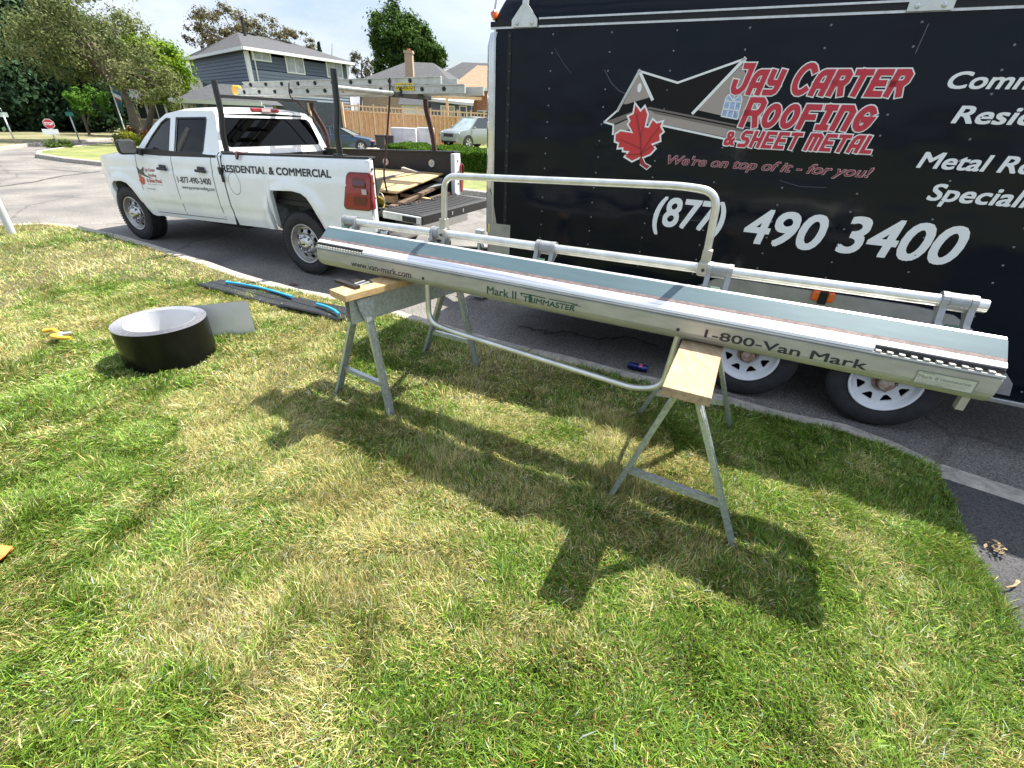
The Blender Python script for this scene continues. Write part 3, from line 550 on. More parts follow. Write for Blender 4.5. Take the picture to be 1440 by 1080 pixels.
# door glass surround lean: greenhouse
def yg(z): return .055 + .165 * max(0, (z - 1.30)) / .45
def GS(xf, z, d): return P3(xf, yg(z) + d, z)
OUT = [(3.02, 1.295), (1.235, 1.295), (1.30, 1.55), (1.36, 1.735), (1.42, 1.79), (2.10, 1.795), (2.36, 1.765), (2.58, 1.66), (2.80, 1.49)]
W1_ = [(2.80, 1.325), (2.28, 1.325), (2.27, 1.70), (2.36, 1.705), (2.47, 1.655), (2.66, 1.50), (2.79, 1.37)]
W2_ = [(2.14, 1.325), (1.60, 1.325), (1.575, 1.36), (1.54, 1.68), (1.56, 1.71), (2.13, 1.71)]
mb = MB(); mb.plate(OUT, [W1_, W2_], GS, .035); mb.plate(OUT, [W1_, W2_], lambda u, v, d: (GS(u, v, d)[0], W - GS(u, v, d)[1], GS(u, v, d)[2]), .035)
# roof
rows = []
for t in np.linspace(0, 1, 15):
    yy = yg(1.79) + (W - 2 * yg(1.79)) * t; cz = .055 * math.sin(math.pi * t) ** .5
    rows.append([P3(xf, yy, z + cz * k) for xf, z, k in ((1.36, 1.738, .7), (1.40, 1.78, .85), (1.50, 1.79, 1), (1.8, 1.80, 1), (2.10, 1.797, 1), (2.36, 1.767, .9), (2.50, 1.71, .7))])
mb.grid(rows, True)
# rear frame of the cab: sheet with a window opening
RW = rrect(.20, 1.40, W - .20, 1.71, .06)
RW = [(u + (.08 if u < W / 2 else -.08) * (v - 1.40) / .31, v) for u, v in RW]
def RB(u, v, d): return P3(1.228 + .29 * max(0, v - 1.30) - d * -1, u, v)
mb.plate([(.06, 1.27), (W - .06, 1.27), (W - .12, 1.5), (W - .21, 1.745), (.21, 1.745), (.12, 1.5)], [RW], RB, .03)
mb.build('cab_roof', M_wpaint, truck)
mb = MB(); mb.plate([(u + (.012 if u < W / 2 else -.012) * -1, v + (.01 if v > 1.55 else -.01)) for u, v in RW], [], lambda u, v, d: RB(u, v, -.004 + d), .003); mb.build('rear_window', M_gdark, truck)
def inset(L, k=-.006): 
    cx = sum(p[0] for p in L) / len(L); cz = sum(p[1] for p in L) / len(L); return [(p[0] + (k if p[0] < cx else -k), p[1] + (k if p[1] < cz else -k)) for p in L]
for nm, wl, m_ in (('door_window', W1_, M_glight), ('door_window', W2_, M_gdark)):
    mb = MB(); mb.plate(inset(wl), [], lambda u, v, d: GS(u, v, .012 + d), .004); mb.build(nm, m_, truck)
    mb = MB(); mb.plate(inset(wl), [], lambda u, v, d: (GS(u, v, 0)[0], W - GS(u, v, .012 + d)[1], GS(u, v, 0)[2]), .004); mb.build(nm, m_, truck)
    mb = MB(); mb.plate(inset(wl, -.014), [inset(wl, .004)], lambda u, v, d: GS(u, v, -.003 + d), .004); mb.build('window_seal', M_blackp, truck)
mb = MB(); mb.plate([(2.95, .12), (2.95, W - .12), (2.42, W - .26), (2.42, .26)], [], lambda u, v, d: P3(u, v, 1.32 + (2.95 - u) / .53 * .42 + d), .004); mb.build('windshield', M_glight, truck)
mb = MB(); mb.box2(P3(3.0, .03, 1.292), (P3(1.30, .0, 1.30)[0], .06, P3(1.30, .03, 1.312)[2] - .01)); mb.build('belt_moulding', M_blackp, truck)
# interior
mb = MB()
for x in (2.15, 1.55):
    for y in (.42, 1.2): mb.box((-x, y + .1, 1.22), (.14, .5, .62), Matrix.Rotation(R(12), 3, 'Y'), .05); mb.box((-x + .09, y + .1, 1.60), (.09, .26, .18), Matrix.Rotation(R(8), 3, 'Y'), .04)
mb.box2((-2.95, .12, 1.1), (-2.6, W - .12, 1.33), .05); mb.box2((-2.9, .1, .6), (-1.25, W - .1, .9)); mb.build('cab_seats', M_int, truck)
mb = MB(); mb.M = Matrix.Translation((-2.50, .52, 1.30)) @ Matrix.Rotation(R(62), 4, 'Y'); mb.lathe([(.19 + .016 * math.cos(t), .016 * math.sin(t)) for t in np.linspace(0, 6.283, 9)], 24); mb.box((0, 0, 0), (.34, .05, .02)); mb.build('steering_wheel', M_int, truck)
# handles, mirror, fuel door mark, lights
for xf in (2.40, 1.60):
    mb = MB(); mb.box(P3(xf, -.018, 1.115), (.20, .035, .035), bev=.014); mb.box(P3(xf, -.004, 1.135), (.13, .012, .06), bev=.005); mb.build('door_handle', M_blackp, truck)
mb = MB(); mb.M = Matrix.Translation(P3(2.86, -.115, 1.375)); mb.box((0, 0, 0), (.10, .225, .185), Matrix.Rotation(R(-14), 3, 'Z'), .045); mb.beam((.03, .10, -.06), (.04, .22, -.10), .06, .06); mb.k = 1
mb.plate(rrect(-.09, -.07, .085, .07, .03), [], lambda u, v, d: Matrix.Rotation(R(-14), 3, 'Z') @ Vector((.0515 + d, u, v)), .002); mir = mb.build('wing_mirror', [M_blackp, M_cap], truck)
mb = MB(); mb.box(P3(1.385, W / 2, 1.815), (.05, .44, .045), bev=.012); mb.k = 1; mb.box(P3(1.36, W / 2, 1.815), (.014, .14, .038)); mb.build('third_brake_light', [M_redl, M_clear], truck)
def taillight(mirror):
    f = (lambda p: (p[0], W - p[1], p[2])) if mirror else (lambda p: p)
    mb = MB(); L = rrect(-1.145, .815, -.80, 1.175, .05); rows = []
    L = [(u - .045 * (v - 1.0) / .18 * (1 if u > -1 else .35), v) for u, v in L]
    mb.plate(L, [], lambda u, v, d: f(P3(u, float(ys(v)) - .014 + d, v)), .02)
    mb.plate([(.0, .815), (.045, .825), (.05, 1.165), (.0, 1.175)], [], lambda u, v, d: f(P3(-1.155 + d, u + .005, v)), .05)
    mb.k = 1; mb.plate([(-.97 + (a + .97) * 1.09, 1.0 + (b - 1.0) * 1.075) for a, b in L], [[(-.97 + (a + .97) * 1.001, 1.0 + (b - 1.0) * 1.001) for a, b in L]], lambda u, v, d: f(P3(u, float(ys(v)) - .009 + d, v)), .012)
    for zz_, hh_, ww_ in ((1.085, .10, .16), (.90, .09, .17)): mb.plate(rrect(-.985 - ww_ / 2 - .02, zz_ - hh_ / 2, -.985 + ww_ / 2, zz_ + hh_ / 2, .03), [], lambda u, v, d: f(P3(u, float(ys(v)) - .0155 + d, v)), .001)
    mb.k = 2; mb.box2(f(P3(-1.035, -.0185, .972)), f(P3(-1.10, -.013, 1.022)))
    return mb.build('taillight', [M_redl, M_redd, M_clear], truck)
taillight(False); taillight(True)
# bed: floor, inner walls, rail caps, rear posts, bulkhead
mb = MB(); zf = .80
mb.box2(P3(-1.10, .14, zf - .03), (P3(1.18, 0, 0)[0], W - .14, P3(1.18, 0, zf)[2]))
for y0, y1 in ((.085, .16), (W - .16, W - .085)): mb.grid([[P3(x, y, z) for x in (-1.10, 1.18)] for y, z in ((y0 if y0 < 1 else y1, 1.318), (y1 if y0 < 1 else y0, 1.318), (y1 if y0 < 1 else y0, zf))], False)
mb.box2(P3(1.13, .14, zf), (P3(1.18, 0, 0)[0], W - .14, P3(1.18, 0, 1.24)[2]))
for i in range(9): mb.box2(P3(-1.08, .2 + i * .19, zf), (P3(1.1, 0, 0)[0], .27 + i * .19, P3(1.1, 0, zf + .015)[2]))
mb.build('bed_liner', M_liner, truck)
for y0, y1 in ((.05, .17), (W - .17, W - .05)):
    mb = MB(); a, b = P3(-1.12, 0, 1.326), P3(1.19, 0, 1.326); mb.beam((a[0], (y0 + y1) / 2, a[2]), (b[0], (y0 + y1) / 2, b[2]), y1 - y0, .022, bev=.006); mb.build('bed_rail_cap', M_blackp, truck)
for y0, y1 in ((.03, .105), (W - .19, W - .03)):
    mb = MB(); mb.box2(P3(-1.135, y0, .56), (P3(-1.07, 0, 0)[0], y1, P3(-1.1, 0, 1.312)[2]), .015); mb.k = 1
    for z in (1.22, 1.08, .93): mb.lathe([(.013, 0), (.012, .006), (0, .007)], 10, rotM('Y', R(90), P3(-1.137, (y0 + y1) / 2, z)))
    mb.build('bed_rear_post', [M_wpaint, M_blackp], truck)
for xf in (.85, .05, -.75):
    mb = MB(); mb.lathe([(.052, 0), (.046, -.012), (.02, -.008), (.016, -.02), (0, -.02)], 20, rotM('X', R(90), P3(xf, W - .165, 1.18)) @ Matrix.Scale(-1, 4, (0, 0, 1))); mb.build('tie_down', M_clear if xf > -.5 else M_galv, truck)
# tailgate lying open
mb = MB(); mb.M = Matrix.Translation(P3(-1.15, 0, .795)) @ Matrix.Rotation(R(2), 4, 'Y')
mb.box2((0, .15, -.085), (.53, W - .17, -.004), .012); tg = mb.build('tailgate', M_wdirt, truck)
mb = MB(); mb.M = Matrix.Translation(P3(-1.15, 0, .795)) @ Matrix.Rotation(R(2), 4, 'Y')
mb.box2((.0, .17, -.002), (.52, W - .19, .008), .004)
for i in range(16): mb.box2((.03, .22 + i * .094, .008), (.45, .27 + i * .094, .013), .002)
mb.box2((.525, .15, -.088), (.545, W - .17, .010), .006)
for i in range(22): mb.lathe([(.02, 0), (.016, .014), (0, .016)], 8, Matrix.Translation((-.01, .21 + i * .073, .0)))
tl = mb.build('tailgate_liner', M_liner, tg)
mb = MB(); mb.M = Matrix.Translation(P3(-1.15, 0, .795)) @ Matrix.Rotation(R(2), 4, 'Y'); mb.box2((.28, .138, -.075), (.46, .149, -.018), .003); mb.build('tailgate_latch', M_blackp, tg)
for x_, y_ in ((.549, .55), (.549, .75), (.549, 1.0)): mb = MB(); mb.M = Matrix.Translation(P3(-1.15, 0, .795)) @ Matrix.Rotation(R(2), 4, 'Y'); mb.box2((x_ - .005, y_, -.06), (x_, y_ + .022, -.02), .002); mb.build('tailgate_bumper', M_galv, tg)
# wheels
def steel_wheel(xf, far=False):
    y = .135 if not far else W - .135
    Wm = rotM('X', R(90 if not far else -90), (-xf, y, .382)); mb = MB(); wr = thing('wheel', None, None); wr.parent = truck
    mb = MB(); mb.M = Wm; mb.lathe(tyre_prof(.382, .228, .25), 64)
    for i in range(64):
        a = 2 * math.pi * i / 64
        for h, o_ in ((.085, 0), (-.085, .5)):
            a2 = a + o_ * 2 * math.pi / 64; mb.box((.3765 * math.cos(a2), .3765 * math.sin(a2), h), (.012, .024, .058), Matrix.Rotation(a2, 3, 'Z'))
    mb.build('tyre', M_tyre, wr)
    mb = MB(); mb.M = Wm
    mb.lathe([(.232, .105), (.238, .112), (.232, .118), (.220, .113), (.214, .096), (.206, .080), (.196, .062)], 56)
    holes = []
    for i in range(8):
        a = 2 * math.pi * (i + .5) / 8; holes.append([(.158 * math.cos(a) + .024 * math.cos(t) * math.cos(a) - .031 * math.sin(t) * math.sin(a), .158 * math.sin(a) + .024 * math.cos(t) * math.sin(a) + .031 * math.sin(t) * math.cos(a)) for t in np.linspace(0, 2 * math.pi, 13)[:-1]])
    mb.plate(circ(0, 0, .198, 56), holes, lambda u, v, d: (u, v, .062 + .03 * math.sin(min(1, math.hypot(u, v) / .198) * math.pi) - d), .012); mb.build('rim', M_steelw, wr)
    mb = MB(); mb.M = Wm; mb.lathe([(.118, .085), (.112, .098), (.098, .104), (.086, .106), (.07, .135), (.062, .142), (.03, .145), (0, .145)], 40)
    for i in range(8): a = 2 * math.pi * i / 8; mb.lathe([(.014, .10), (.014, .128), (.008, .133), (0, .133)], 6, Matrix.Translation((.095 * math.cos(a), .095 * math.sin(a), 0)))
    mb.k = 1; mb.box((0, 0, .147), (.05, .02, .003)); mb.build('hub_cap', [M_cap, M_blackp], wr)
    mb = MB(); mb.M = Wm; mb.lathe([(.21, .05), (.2, -.06), (0, -.06)], 32); mb.build('brake_drum', M_dark, wr)
for xf in (0, 3.488): steel_wheel(xf); steel_wheel(xf, True)
for A in (A_R, A_F):
    for mirror in (0, 1):
        mb = MB()
        f = (lambda p: (p[0], W - p[1], p[2])) if mirror else (lambda p: p)
        L = [(a, b) for a, b in A]; mb.grid([[f(P3(a, float(ys(b)) + .02 + d, b + .012)) for a, b in L] for d in (0, .25, .42)], True)
        mb.plate([(a, b) for a, b in L] + [], [], lambda u, v, d: f(P3(u, .44 + d, v + .015)), .01)
        mb.build('wheel_well', M_well, truck)
mb = MB(); mb.box2(P3(-1.05, .45, .50), (P3(4.0, 0, 0)[0], W - .45, .70)); mb.box2(P3(1.2, .16, .40), (P3(3.0, 0, 0)[0], W - .16, .52)); mb.tube([(0, .2, .36), (0, W - .2, .36)], .06); mb.lathe([(.0, -.14), (.12, -.1), (.14, 0), (.12, .1), (0, .14)], 16, rotM('X', R(90), (0, W / 2, .36)))
mb.build('underbody', M_dark, truck)
mb = MB(); mb.box2(P3(-1.14, .06, .44), (P3(-1.27, 0, 0)[0], W - .06, .68), .03); mb.k = 1; mb.box2(P3(-1.20, .3, .66), (P3(-1.275, 0, 0)[0], W - .3, .70), .004); mb.box((1.36, W / 2, .40), (.3, .07, .07)); mb.lathe([(.0, .09), (.02, .085), (.028, .06), (.02, .035), (.02, 0)], 14, Matrix.Translation((1.48, W / 2, .43))); mb.build('rear_bumper', [M_cap, M_blackp], truck)
# ladder rack: four bent posts and two cross bars
M_rack = mat('black_rack_tube', (.014, .015, .018), .35, coat=.2); M_rust2 = mat('rusty_black_rack', (.022, .014, .014), .6, vscale=25, col2=(.095, .04, .032)); M_bar = mat('grey_cross_bar', (.34, .36, .35), .35, .7, var=.2, vscale=20)
def post(pts, m_):
    mb = MB(); mb.tube(smooth_path(pts, .12, 5), .033, 14); mb.box((pts[0][0], pts[0][1], pts[0][2] - .005), (.14, .08, .025), bev=.006); mb.build('rack_post', m_, truck)
post([(-1.17, .11, 1.345), (-1.16, .10, 1.55), (-1.13, .13, 1.75), (-1.13, .13, 2.09)], M_rack); post([(.68, .11, 1.415), (.675, .10, 1.62), (.71, .13, 1.86), (.72, .13, 2.20)], M_rack)
post([(-1.16, W - .12, 1.34), (-1.17, W - .12, 1.55), (-1.22, W - .28, 1.85), (-1.22, W - .28, 1.94)], M_rust2); post([(.78, W - .12, 1.40), (.75, W - .12, 1.6), (.72, W - .2, 1.9), (.72, W - .2, 2.03)], M_rust2)
mb = MB(); mb.tube([(.72, .13, 2.035), (.72, W - .15, 2.035)], .026, 14); mb.build('cross_bar', M_bar, truck)
mb = MB(); mb.beam((-1.15, .13, 1.935), (-1.2, W - .2, 1.94), .05, .035); mb.build('cross_bar', M_rack, truck)
mb = MB(); mb.box2((.69, 1.05, 2.0), (.75, W - .1, 2.06), .01); mb.build('rack_strap', M_blackp, truck)
# lettering on the flank
def kf(u, v, d): return (u, float(ys(v)) - .003 - d, v + rk(u))
mb = MB(); text(mb, 'RESIDENTIAL & COMMERCIAL', (-1.20, 1.116, .60, 1.200), kf, 0, .028); mb.build('flank_lettering', M_inkt, truck)
mb = MB(); text(mb, '1-877-490-3400', (-2.15, .955, -1.47, 1.032), kf, 0, .016); mb.build('door_lettering', M_inkt, truck); mb = MB(); text(mb, 'www.jaycarterroofing.com', (-2.10, .868, -1.44, .925), kf, 0, .004); mb.build('door_lettering', M_inkt, truck)
mb = MB(); M_odec = mat('orange_red_decal', (.58, .10, .05), .5); M_olive = mat('olive_decal', (.07, .075, .05), .5); M_rdec = mat('faded_red_decal', (.42, .10, .10), .5)
X0 = -3.02
mb.plate([(X0, 1.125), (X0 + .10, 1.085), (X0 + .17, 1.13), (X0 + .165, 1.03), (X0 + .34, .975), (X0 + .16, 1.005), (X0 + .03, 1.04)], [], lambda u, v, d: kf(u, v, 0), 0); mb.k = 1
mb.plate([(X0 + (u - .51) * .42 - .01, .89 + (v - 1.45) * .42) for u, v in LEAF], [], lambda u, v, d: kf(u, v, .0006), 0); mb.k = 2
text(mb, 'Jay Carter', (X0 + .19, 1.06, X0 + .42, 1.115), kf, .0004, .022); text(mb, 'Roofing', (X0 + .25, .995, X0 + .42, 1.045), kf, .0004, .022); text(mb, '& Sheet Metal', (X0 + .17, .93, X0 + .50, .98), kf, .0004, .022)
mb.k = 3; text(mb, "We're on top of it - for you!", (X0 + .17, .896, X0 + .50, .916), kf, .0004); text(mb, '877-490-3400', (X0 + .12, .835, X0 + .30, .853), kf, .0004)
mb.build('door_emblem', [M_olive, M_odec, M_rdec, M_inkt], truck)
# ------------------------------------------------------------------ things carried by the truck
def on_truck(name, label, cat, loc=(0, 0, 0), rz=0.0):
    M = Matrix.Translation((-2.6512, 5.78329, -.14)) @ Matrix.Rotation(KR, 4, 'Z'); p = M @ Vector(loc); return thing(name, label, cat, p, KR + rz)
M_ladder = mat('aluminium_ladder', (.58, .58, .54), .38, .55, var=.12, vscale=12); M_yel = mat('yellow_label', (.80, .62, .02), .45); M_yfoot = mat('yellow_foot', (.70, .40, .03), .5)
lad = on_truck('extension_ladder', 'aluminium extension ladder with yellow label lying on the truck rack', 'ladder', (0, 0, 0))
def section(nm, x0, x1, y0, y1, za, zb, zc, zd_, h):
    mb = MB()
    for y in (y0, y1):
        mb.beam((x0, y, za), (x1, y, zb), .028, h); mb.beam((x0, y - .008 if y == y0 else y + .008, za + h / 2 - .006), (x1, y - .008 if y == y0 else y + .008, zb + h / 2 - .006), .042, .01); mb.beam((x0, y - .008 if y == y0 else y + .008, za - h / 2 + .006), (x1, y - .008 if y == y0 else y + .008, zb - h / 2 + .006), .042, .01)
    n = int((x1 - x0) / .305); 
    mb.k = 1
    for i in range(n):
        x = x0 + .15 + i * .305; z = za + (zb - za) * (x - x0) / (x1 - x0); mb.tube([(x, y0 - .03, z), (x, y1 + .03, z)], .018, 8); mb.lathe([(.024, 0), (.024, .006), (0, .006)], 8, rotM('X', R(90), (x, y0 - .015, z)))
    return mb.build(nm, [M_ladder, M_blackp], lad)
section('base_section', -2.16, 1.62, 1.22, 1.66, 2.020, 2.105, 0, 0, .088); section('fly_section', -2.05, 1.28, 1.26, 1.62, 2.112, 2.188, 0, 0, .075)
mb = MB(); mb.box2((.66, 1.195, 2.075), (.93, 1.204, 2.15)); mb.k = 1; text(mb, 'LANDERLTD', (.675, 2.088, .915, 2.138), lambda u, v, d: (u, 1.1935, v), 0, .01); mb.build('warning_label', [M_yel, M_inkt], lad)
mb = MB(); mb.box((-2.20, 1.24, 2.045), (.16, .07, .12), bev=.03); mb.build('ladder_foot', M_yfoot, lad)
M_ply = mat('plywood_face', (.40, .27, .12), .75, vscale=3.5, col2=(.58, .42, .21), stretch=(1, 6, 6), bump=.1); M_lum = mat('cut_lumber', (.50, .33, .15), .7, vscale=6, col2=(.64, .46, .25), stretch=(1, 5, 5))
ply = on_truck('plywood_sheet', 'sheet of plywood lying tilted in the truck bed', 'plywood')
mb = MB(); A, B_, C_, D_ = Vector((1.0, .62, 1.00)), Vector((.95, 1.74, 1.14)), Vector((-1.02, 1.74, 1.12)), Vector((-1.0, .62, 1.03)); n_ = Vector((0, 0, -.014))
mb.add([A, B_, C_, D_, A + n_, B_ + n_, C_ + n_, D_ + n_], [(0, 1, 2, 3), (7, 6, 5, 4), (0, 4, 5, 1), (1, 5, 6, 2), (2, 6, 7, 3), (3, 7, 4, 0)]); mb.build('sheet', M_ply, ply)
M_grw = mat('weathered_grey_wood', (.34, .32, .29), .8, var=.25, vscale=9)
for (lab, a, b, wd, h, m_, nm) in (('short pale lumber block under the plywood sheet', (.62, .62, .90), (.92, .70, .91), .14, .09, M_lum, 'lumber_offcut'), ('pale lumber piece nearest the yellow pail', (.70, .44, .86), (1.0, .95, .87), .10, .05, M_lum, 'lumber_offcut'),
        ('long dark brown board leaning across the tail of the bed', (1.05, .30, .84), (.92, 1.72, 1.0), .10, .03, mat('dark_brown_board', (.13, .085, .055), .75, var=.35), 'board'), ('thin brown strip lying along the tailgate hinge', (1.10, .30, .83), (1.06, 1.70, .90), .05, .03, mat('brown_strip', (.10, .07, .05), .7, var=.3), 'board'),
        ('grey bent metal flashing piece under the plywood corner', (.72, 1.30, .94), (.98, 1.62, 1.02), .24, .01, M_galv, 'flashing'), ('narrow grey lath lying crosswise on top of the plywood sheet', (.30, .80, 1.045), (.42, 1.55, 1.115), .05, .018, M_grw, 'lath'), ('short splintered plank end sticking out beside the tailgate hinge', (.80, .95, .93), (1.16, 1.22, .86), .09, .03, M_lum, 'plank'),
        ('dark crumpled underlay sheet between the planks and the bed floor', (.45, .45, .86), (1.05, 1.5, .85), .5, .03, mat('dark_underlay', (.03, .03, .032), .8, var=.4), 'underlay'), ('pale bent gutter piece at the right wall of the bed', (.35, 1.62, 1.16), (.95, 1.70, 1.05), .08, .05, M_grw, 'gutter'), ('tan shingle scrap standing by the taillight', (.93, .24, .92), (.97, .36, 1.16), .16, .01, mat('tan_scrap', (.35, .32, .2), .8, var=.2), 'scrap')):
    mb = MB(); mb.beam(a, b, wd, h); M0 = Matrix.Translation((-2.6512, 5.78329, -.14)) @ Matrix.Rotation(KR, 4, 'Z'); mb.v = [tuple(M0 @ Vector(p)) for p in mb.v]; tag(mb.build(nm, m_), lab, nm.split('_')[0] if nm != 'lumber_offcut' else 'lumber')
pail = on_truck('pail', 'yellow plastic pail tipped on its side in the truck bed', 'pail', (.90, .37, .89)); mb = MB(); mb.M = Matrix.Rotation(R(62), 4, 'Y') @ Matrix.Rotation(R(30), 4, 'X') @ Matrix.Scale(.85, 4)
mb.lathe([(0, -.09), (.06, -.09), (.085, .06), (.092, .062), (.092, .07), (.08, .07), (.058, -.08), (0, -.08)], 24); mb.build('bucket', mat('yellow_plastic', (.50, .42, .09), .5, var=.2), pail); mb = MB(); mb.tube([(.09 * math.cos(t), .09 * math.sin(t) * .3 + .03, .13 * math.sin(t)) for t in np.linspace(0, 3.14, 12)], .004, 6); mb.build('handle', M_galv, pail)
def wcurve(nm, lab, cat, pts, r, m_, fr=None):
    mb = MB(); mb.tube(pts, r, 6); M0 = Matrix.Translation((-2.6512, 5.78329, -.14)) @ Matrix.Rotation(KR, 4, 'Z'); mb.v = [tuple(M0 @ Vector(p)) for p in mb.v]; return tag(mb.build(nm, m_), lab, cat)
M_strap = mat('dark_red_strap', (.06, .022, .022), .8, var=.3)
wcurve('tie_strap', 'dark strap hanging from the ladder down into the truck bed', 'strap', smooth_path([(.60, 1.18, 2.20), (.585, 1.17, 2.0), (.62, 1.0, 1.55), (.72, .75, 1.16), (.86, .62, 1.0)], .3, 6), .012, M_strap)
wcurve('tie_strap', 'thin dark cord slung from the ladder over the truck cab', 'strap', smooth_path([(-1.1, 1.20, 2.14), (-1.12, 1.18, 1.98), (-1.14, 1.45, 1.86), (-1.05, 1.70, 1.45)], .2, 6), .008, M_strap)
mb = MB(); mb.tube([(-1.21, .03, 1.335), (-1.212, -.008, 1.30), (-1.21, -.012, 1.17)], .006, 6); mb.box((-1.205, -.02, 1.13), (.045, .03, .09), bev=.01); mb.box((-1.19, -.02, 1.05), (.035, .025, .10), bev=.01); M0 = Matrix.Translation((-2.6512, 5.78329, -.14)) @ Matrix.Rotation(KR, 4, 'Z'); mb.v = [tuple(M0 @ Vector(p)) for p in mb.v]; tag(mb.build('ratchet_hook', M_blackp), 'black ratchet hook hanging on the truck flank behind the cab', 'hook')
mb = MB(); mb.tube(smooth_path([(-.93, .12, 1.345), (-.90, .02, 1.36), (-.87, .0, 1.27), (-.84, .02, 1.35), (-.80, .12, 1.35)], .03, 4), .011, 6); mb.v = [tuple(M0 @ Vector(p)) for p in mb.v]; tag(mb.build('strap_loop', M_strap), 'small brown strap loop draped over the bed rail', 'strap')
# ------------------------------------------------------------------ sheet metal bending brake on two sawhorses
BRZ = -.446887
M_cream = mat('cream_painted_aluminium', (.41, .415, .38), .40, .3, var=.13, vscale=7, bump=.04, bscale=30, stretch=(.8, 3, 3))
M_silver = mat('bright_aluminium_edge', (.80, .80, .82), .28, .55, var=.08, vscale=30, stretch=(.4, 4, 4))
M_slate = mat('slate_blue_panel', (.075, .125, .142), .42, .15, var=.10, vscale=6, stretch=(.5, 3, 3), coat=.1)
M_brownl = mat('worn_brown_strip', (.20, .15, .14), .5, .2, var=.3, vscale=40)
M_cast = mat('grey_cast_arm', (.30, .315, .32), .5, .55, var=.12, vscale=20)
M_pipe = mat('aluminium_pipe', (.66, .67, .64), .30, .7, var=.14, vscale=14)
M_green = mat('green_print', (.02, .07, .045), .5); M_bprint = mat('black_print', (.025, .025, .028), .55)
brake = thing('bending_brake', 'long cream and slate blue sheet metal bending brake lying across two sawhorses', 'bending brake', (-1.2125, 2.78495, 0), BRZ)
BL = 3.2
def bz(s): return .0                      # level bed
mb = MB()   # bending leaf: front face with lip and rolled lower edge
mb.prism([(.000, .9665), (.003, .9725), (.010, .9725), (.0125, .962), (.006, .954), (.006, .900), (.012, .884), (.030, .864), (.052, .852), (.060, .852), (.060, .90), (.045, .955), (.045, .972), (.014, .972), (.014, .9665)][:12] + [(.045, .965), (.0128, .9655)], .0, BL)
leaf_ = mb.build('bending_leaf', M_cream, brake)
mb = MB(); mb.prism([(.007, .9745), (.0095, .9860), (.0235, .9950), (.030, .985), (.030, .9745)], .36, 2.82); nose = mb.build('nose_strip', M_silver, brake)
mb = MB(); mb.prism([(.026, .9955), (.040, 1.0060), (.046, 1.0075), (.05, .99), (.033, .985)], .0, BL); mb.build('hinge_strip', M_silver, brake)
for a, b in ((0, .3595), (2.8205, BL)): mb = MB(); mb.box2((a, .0235, .974), (b, .034, .9865)); mb.build('hinge_recess', M_bprint, brake)
for a, b in ((.01, .355), (2.825, 3.19)):
    mb = MB(); n = 17 if a < 1 else 10; st_ = (b - a) / n
    for i in range(n): mb.box2((a + i * st_, .006, .9735), (a + i * st_ + st_ * .5, .0232, .9805), .001)
    mb.build('hinge_teeth', M_cream, brake)
mb = MB(); mb.prism([(.0472, 1.0085), (.0585, 1.0180), (.066, 1.015), (.053, 1.0055)], 0, BL); mb.build('wear_strip', M_brownl, brake)
mb = MB(); mb.prism([(.0590, 1.0183), (.118, 1.0625), (.1255, 1.0625), (.1255, 1.0555), (.068, 1.010)], 0, BL); mb.build('top_panel', M_slate, brake)
mb = MB(); mb.prism([(.1258, 1.0645), (.139, 1.0685), (.143, 1.066), (.143, .99), (.1385, .99), (.1385, 1.060), (.1258, 1.0565)], 0, BL); mb.prism([(.062, 1.000), (.14, 1.03), (.14, 1.024), (.062, .994)], .001, BL - .001); mb.build('rear_flange', M_silver, brake)
mb = MB(); mb.prism([(.061, .8525), (.061, .905), (.10, .93), (.262, .93), (.262, .8525)], .10, BL - .02); mb.build('bed_frame', M_cream, brake)
mb = MB(); mb.box2((.10, .305, .8525), (BL - .03, .455, .90), .004); mb.build('rear_rail', M_cream, brake)
for s in (.14, .9, 1.55, 2.3, 3.05): mb = MB(); mb.box2((s - .02, .262, .855), (s + .02, .305, .89)); mb.build('rail_tie', M_cream, brake)
mb = MB(); mb.box2((3.150, .07, .790), (3.175, .074, .8525)); mb.box2((3.150, .074, .790), (3.154, .10, .8525)); mb.build('end_tab', M_cream, brake)
PY = .235
def pz(s): return 1.092 + .0165 * s - .004
mb = MB(); mb.tube([(.075, PY, pz(.075)), (3.135, PY, pz(3.135))], .0225, 18); mb.lathe([(.0245, -.02), (.0245, .02)], 18, rotM('Y', R(90), (3.12, PY, pz(3.12)))); mb.build('locking_pipe', M_pipe, brake)
def arm(s):
    mb = MB(); zc = pz(s)
    for ds in (-.042, .042):
        L = [(PY + .034 * math.cos(R(a)), zc + .034 * math.sin(R(a))) for a in range(-20, 201, 20)]
        prof = [(.262, zc - .03)] + L + [(PY - .034, zc - .022), (.182, zc - .065), (.160, 1.055), (.150, 1.012), (.172, 1.0), (.200, 1.045), (.225, zc - .055)]
        mb.prism(prof, s + ds - .0105, s + ds + .0105)
    mb.lathe([(.033, -.03), (.033, .03), (.0, .03)], 16, rotM('Y', R(90), (s, PY, zc)))
    mb.build('pivot_arm', M_cast, brake)
    mb = MB(); mb.box((s, .165, 1.055), (.045, .03, .022), Matrix.Rotation(R(35), 3, 'X'), .004); mb.build('adjuster_nut', M_green, brake)
    mb = MB(); f = lambda u, v, d: (s + .10 + d, u, v)
    prof = [(.15, .93), (.15, 1.02), (.17, 1.055), (.21, 1.05), (.25, 1.0), (.30, .98), (.30, .93)]
    mb.prism(prof, s + .085, s + .093); mb.prism(prof, s - .093, s - .085); mb.tube([(s + .07, .2, 1.03), (s + .13, .2, 1.03)], .008, 8)
    mb.box2((s - .085, .15, .93), (s + .085, .155, 1.0)); mb.build('rear_bracket', M_pipe, brake)
for s in (.085, .745, 1.395, 2.225, 3.055): arm(s)
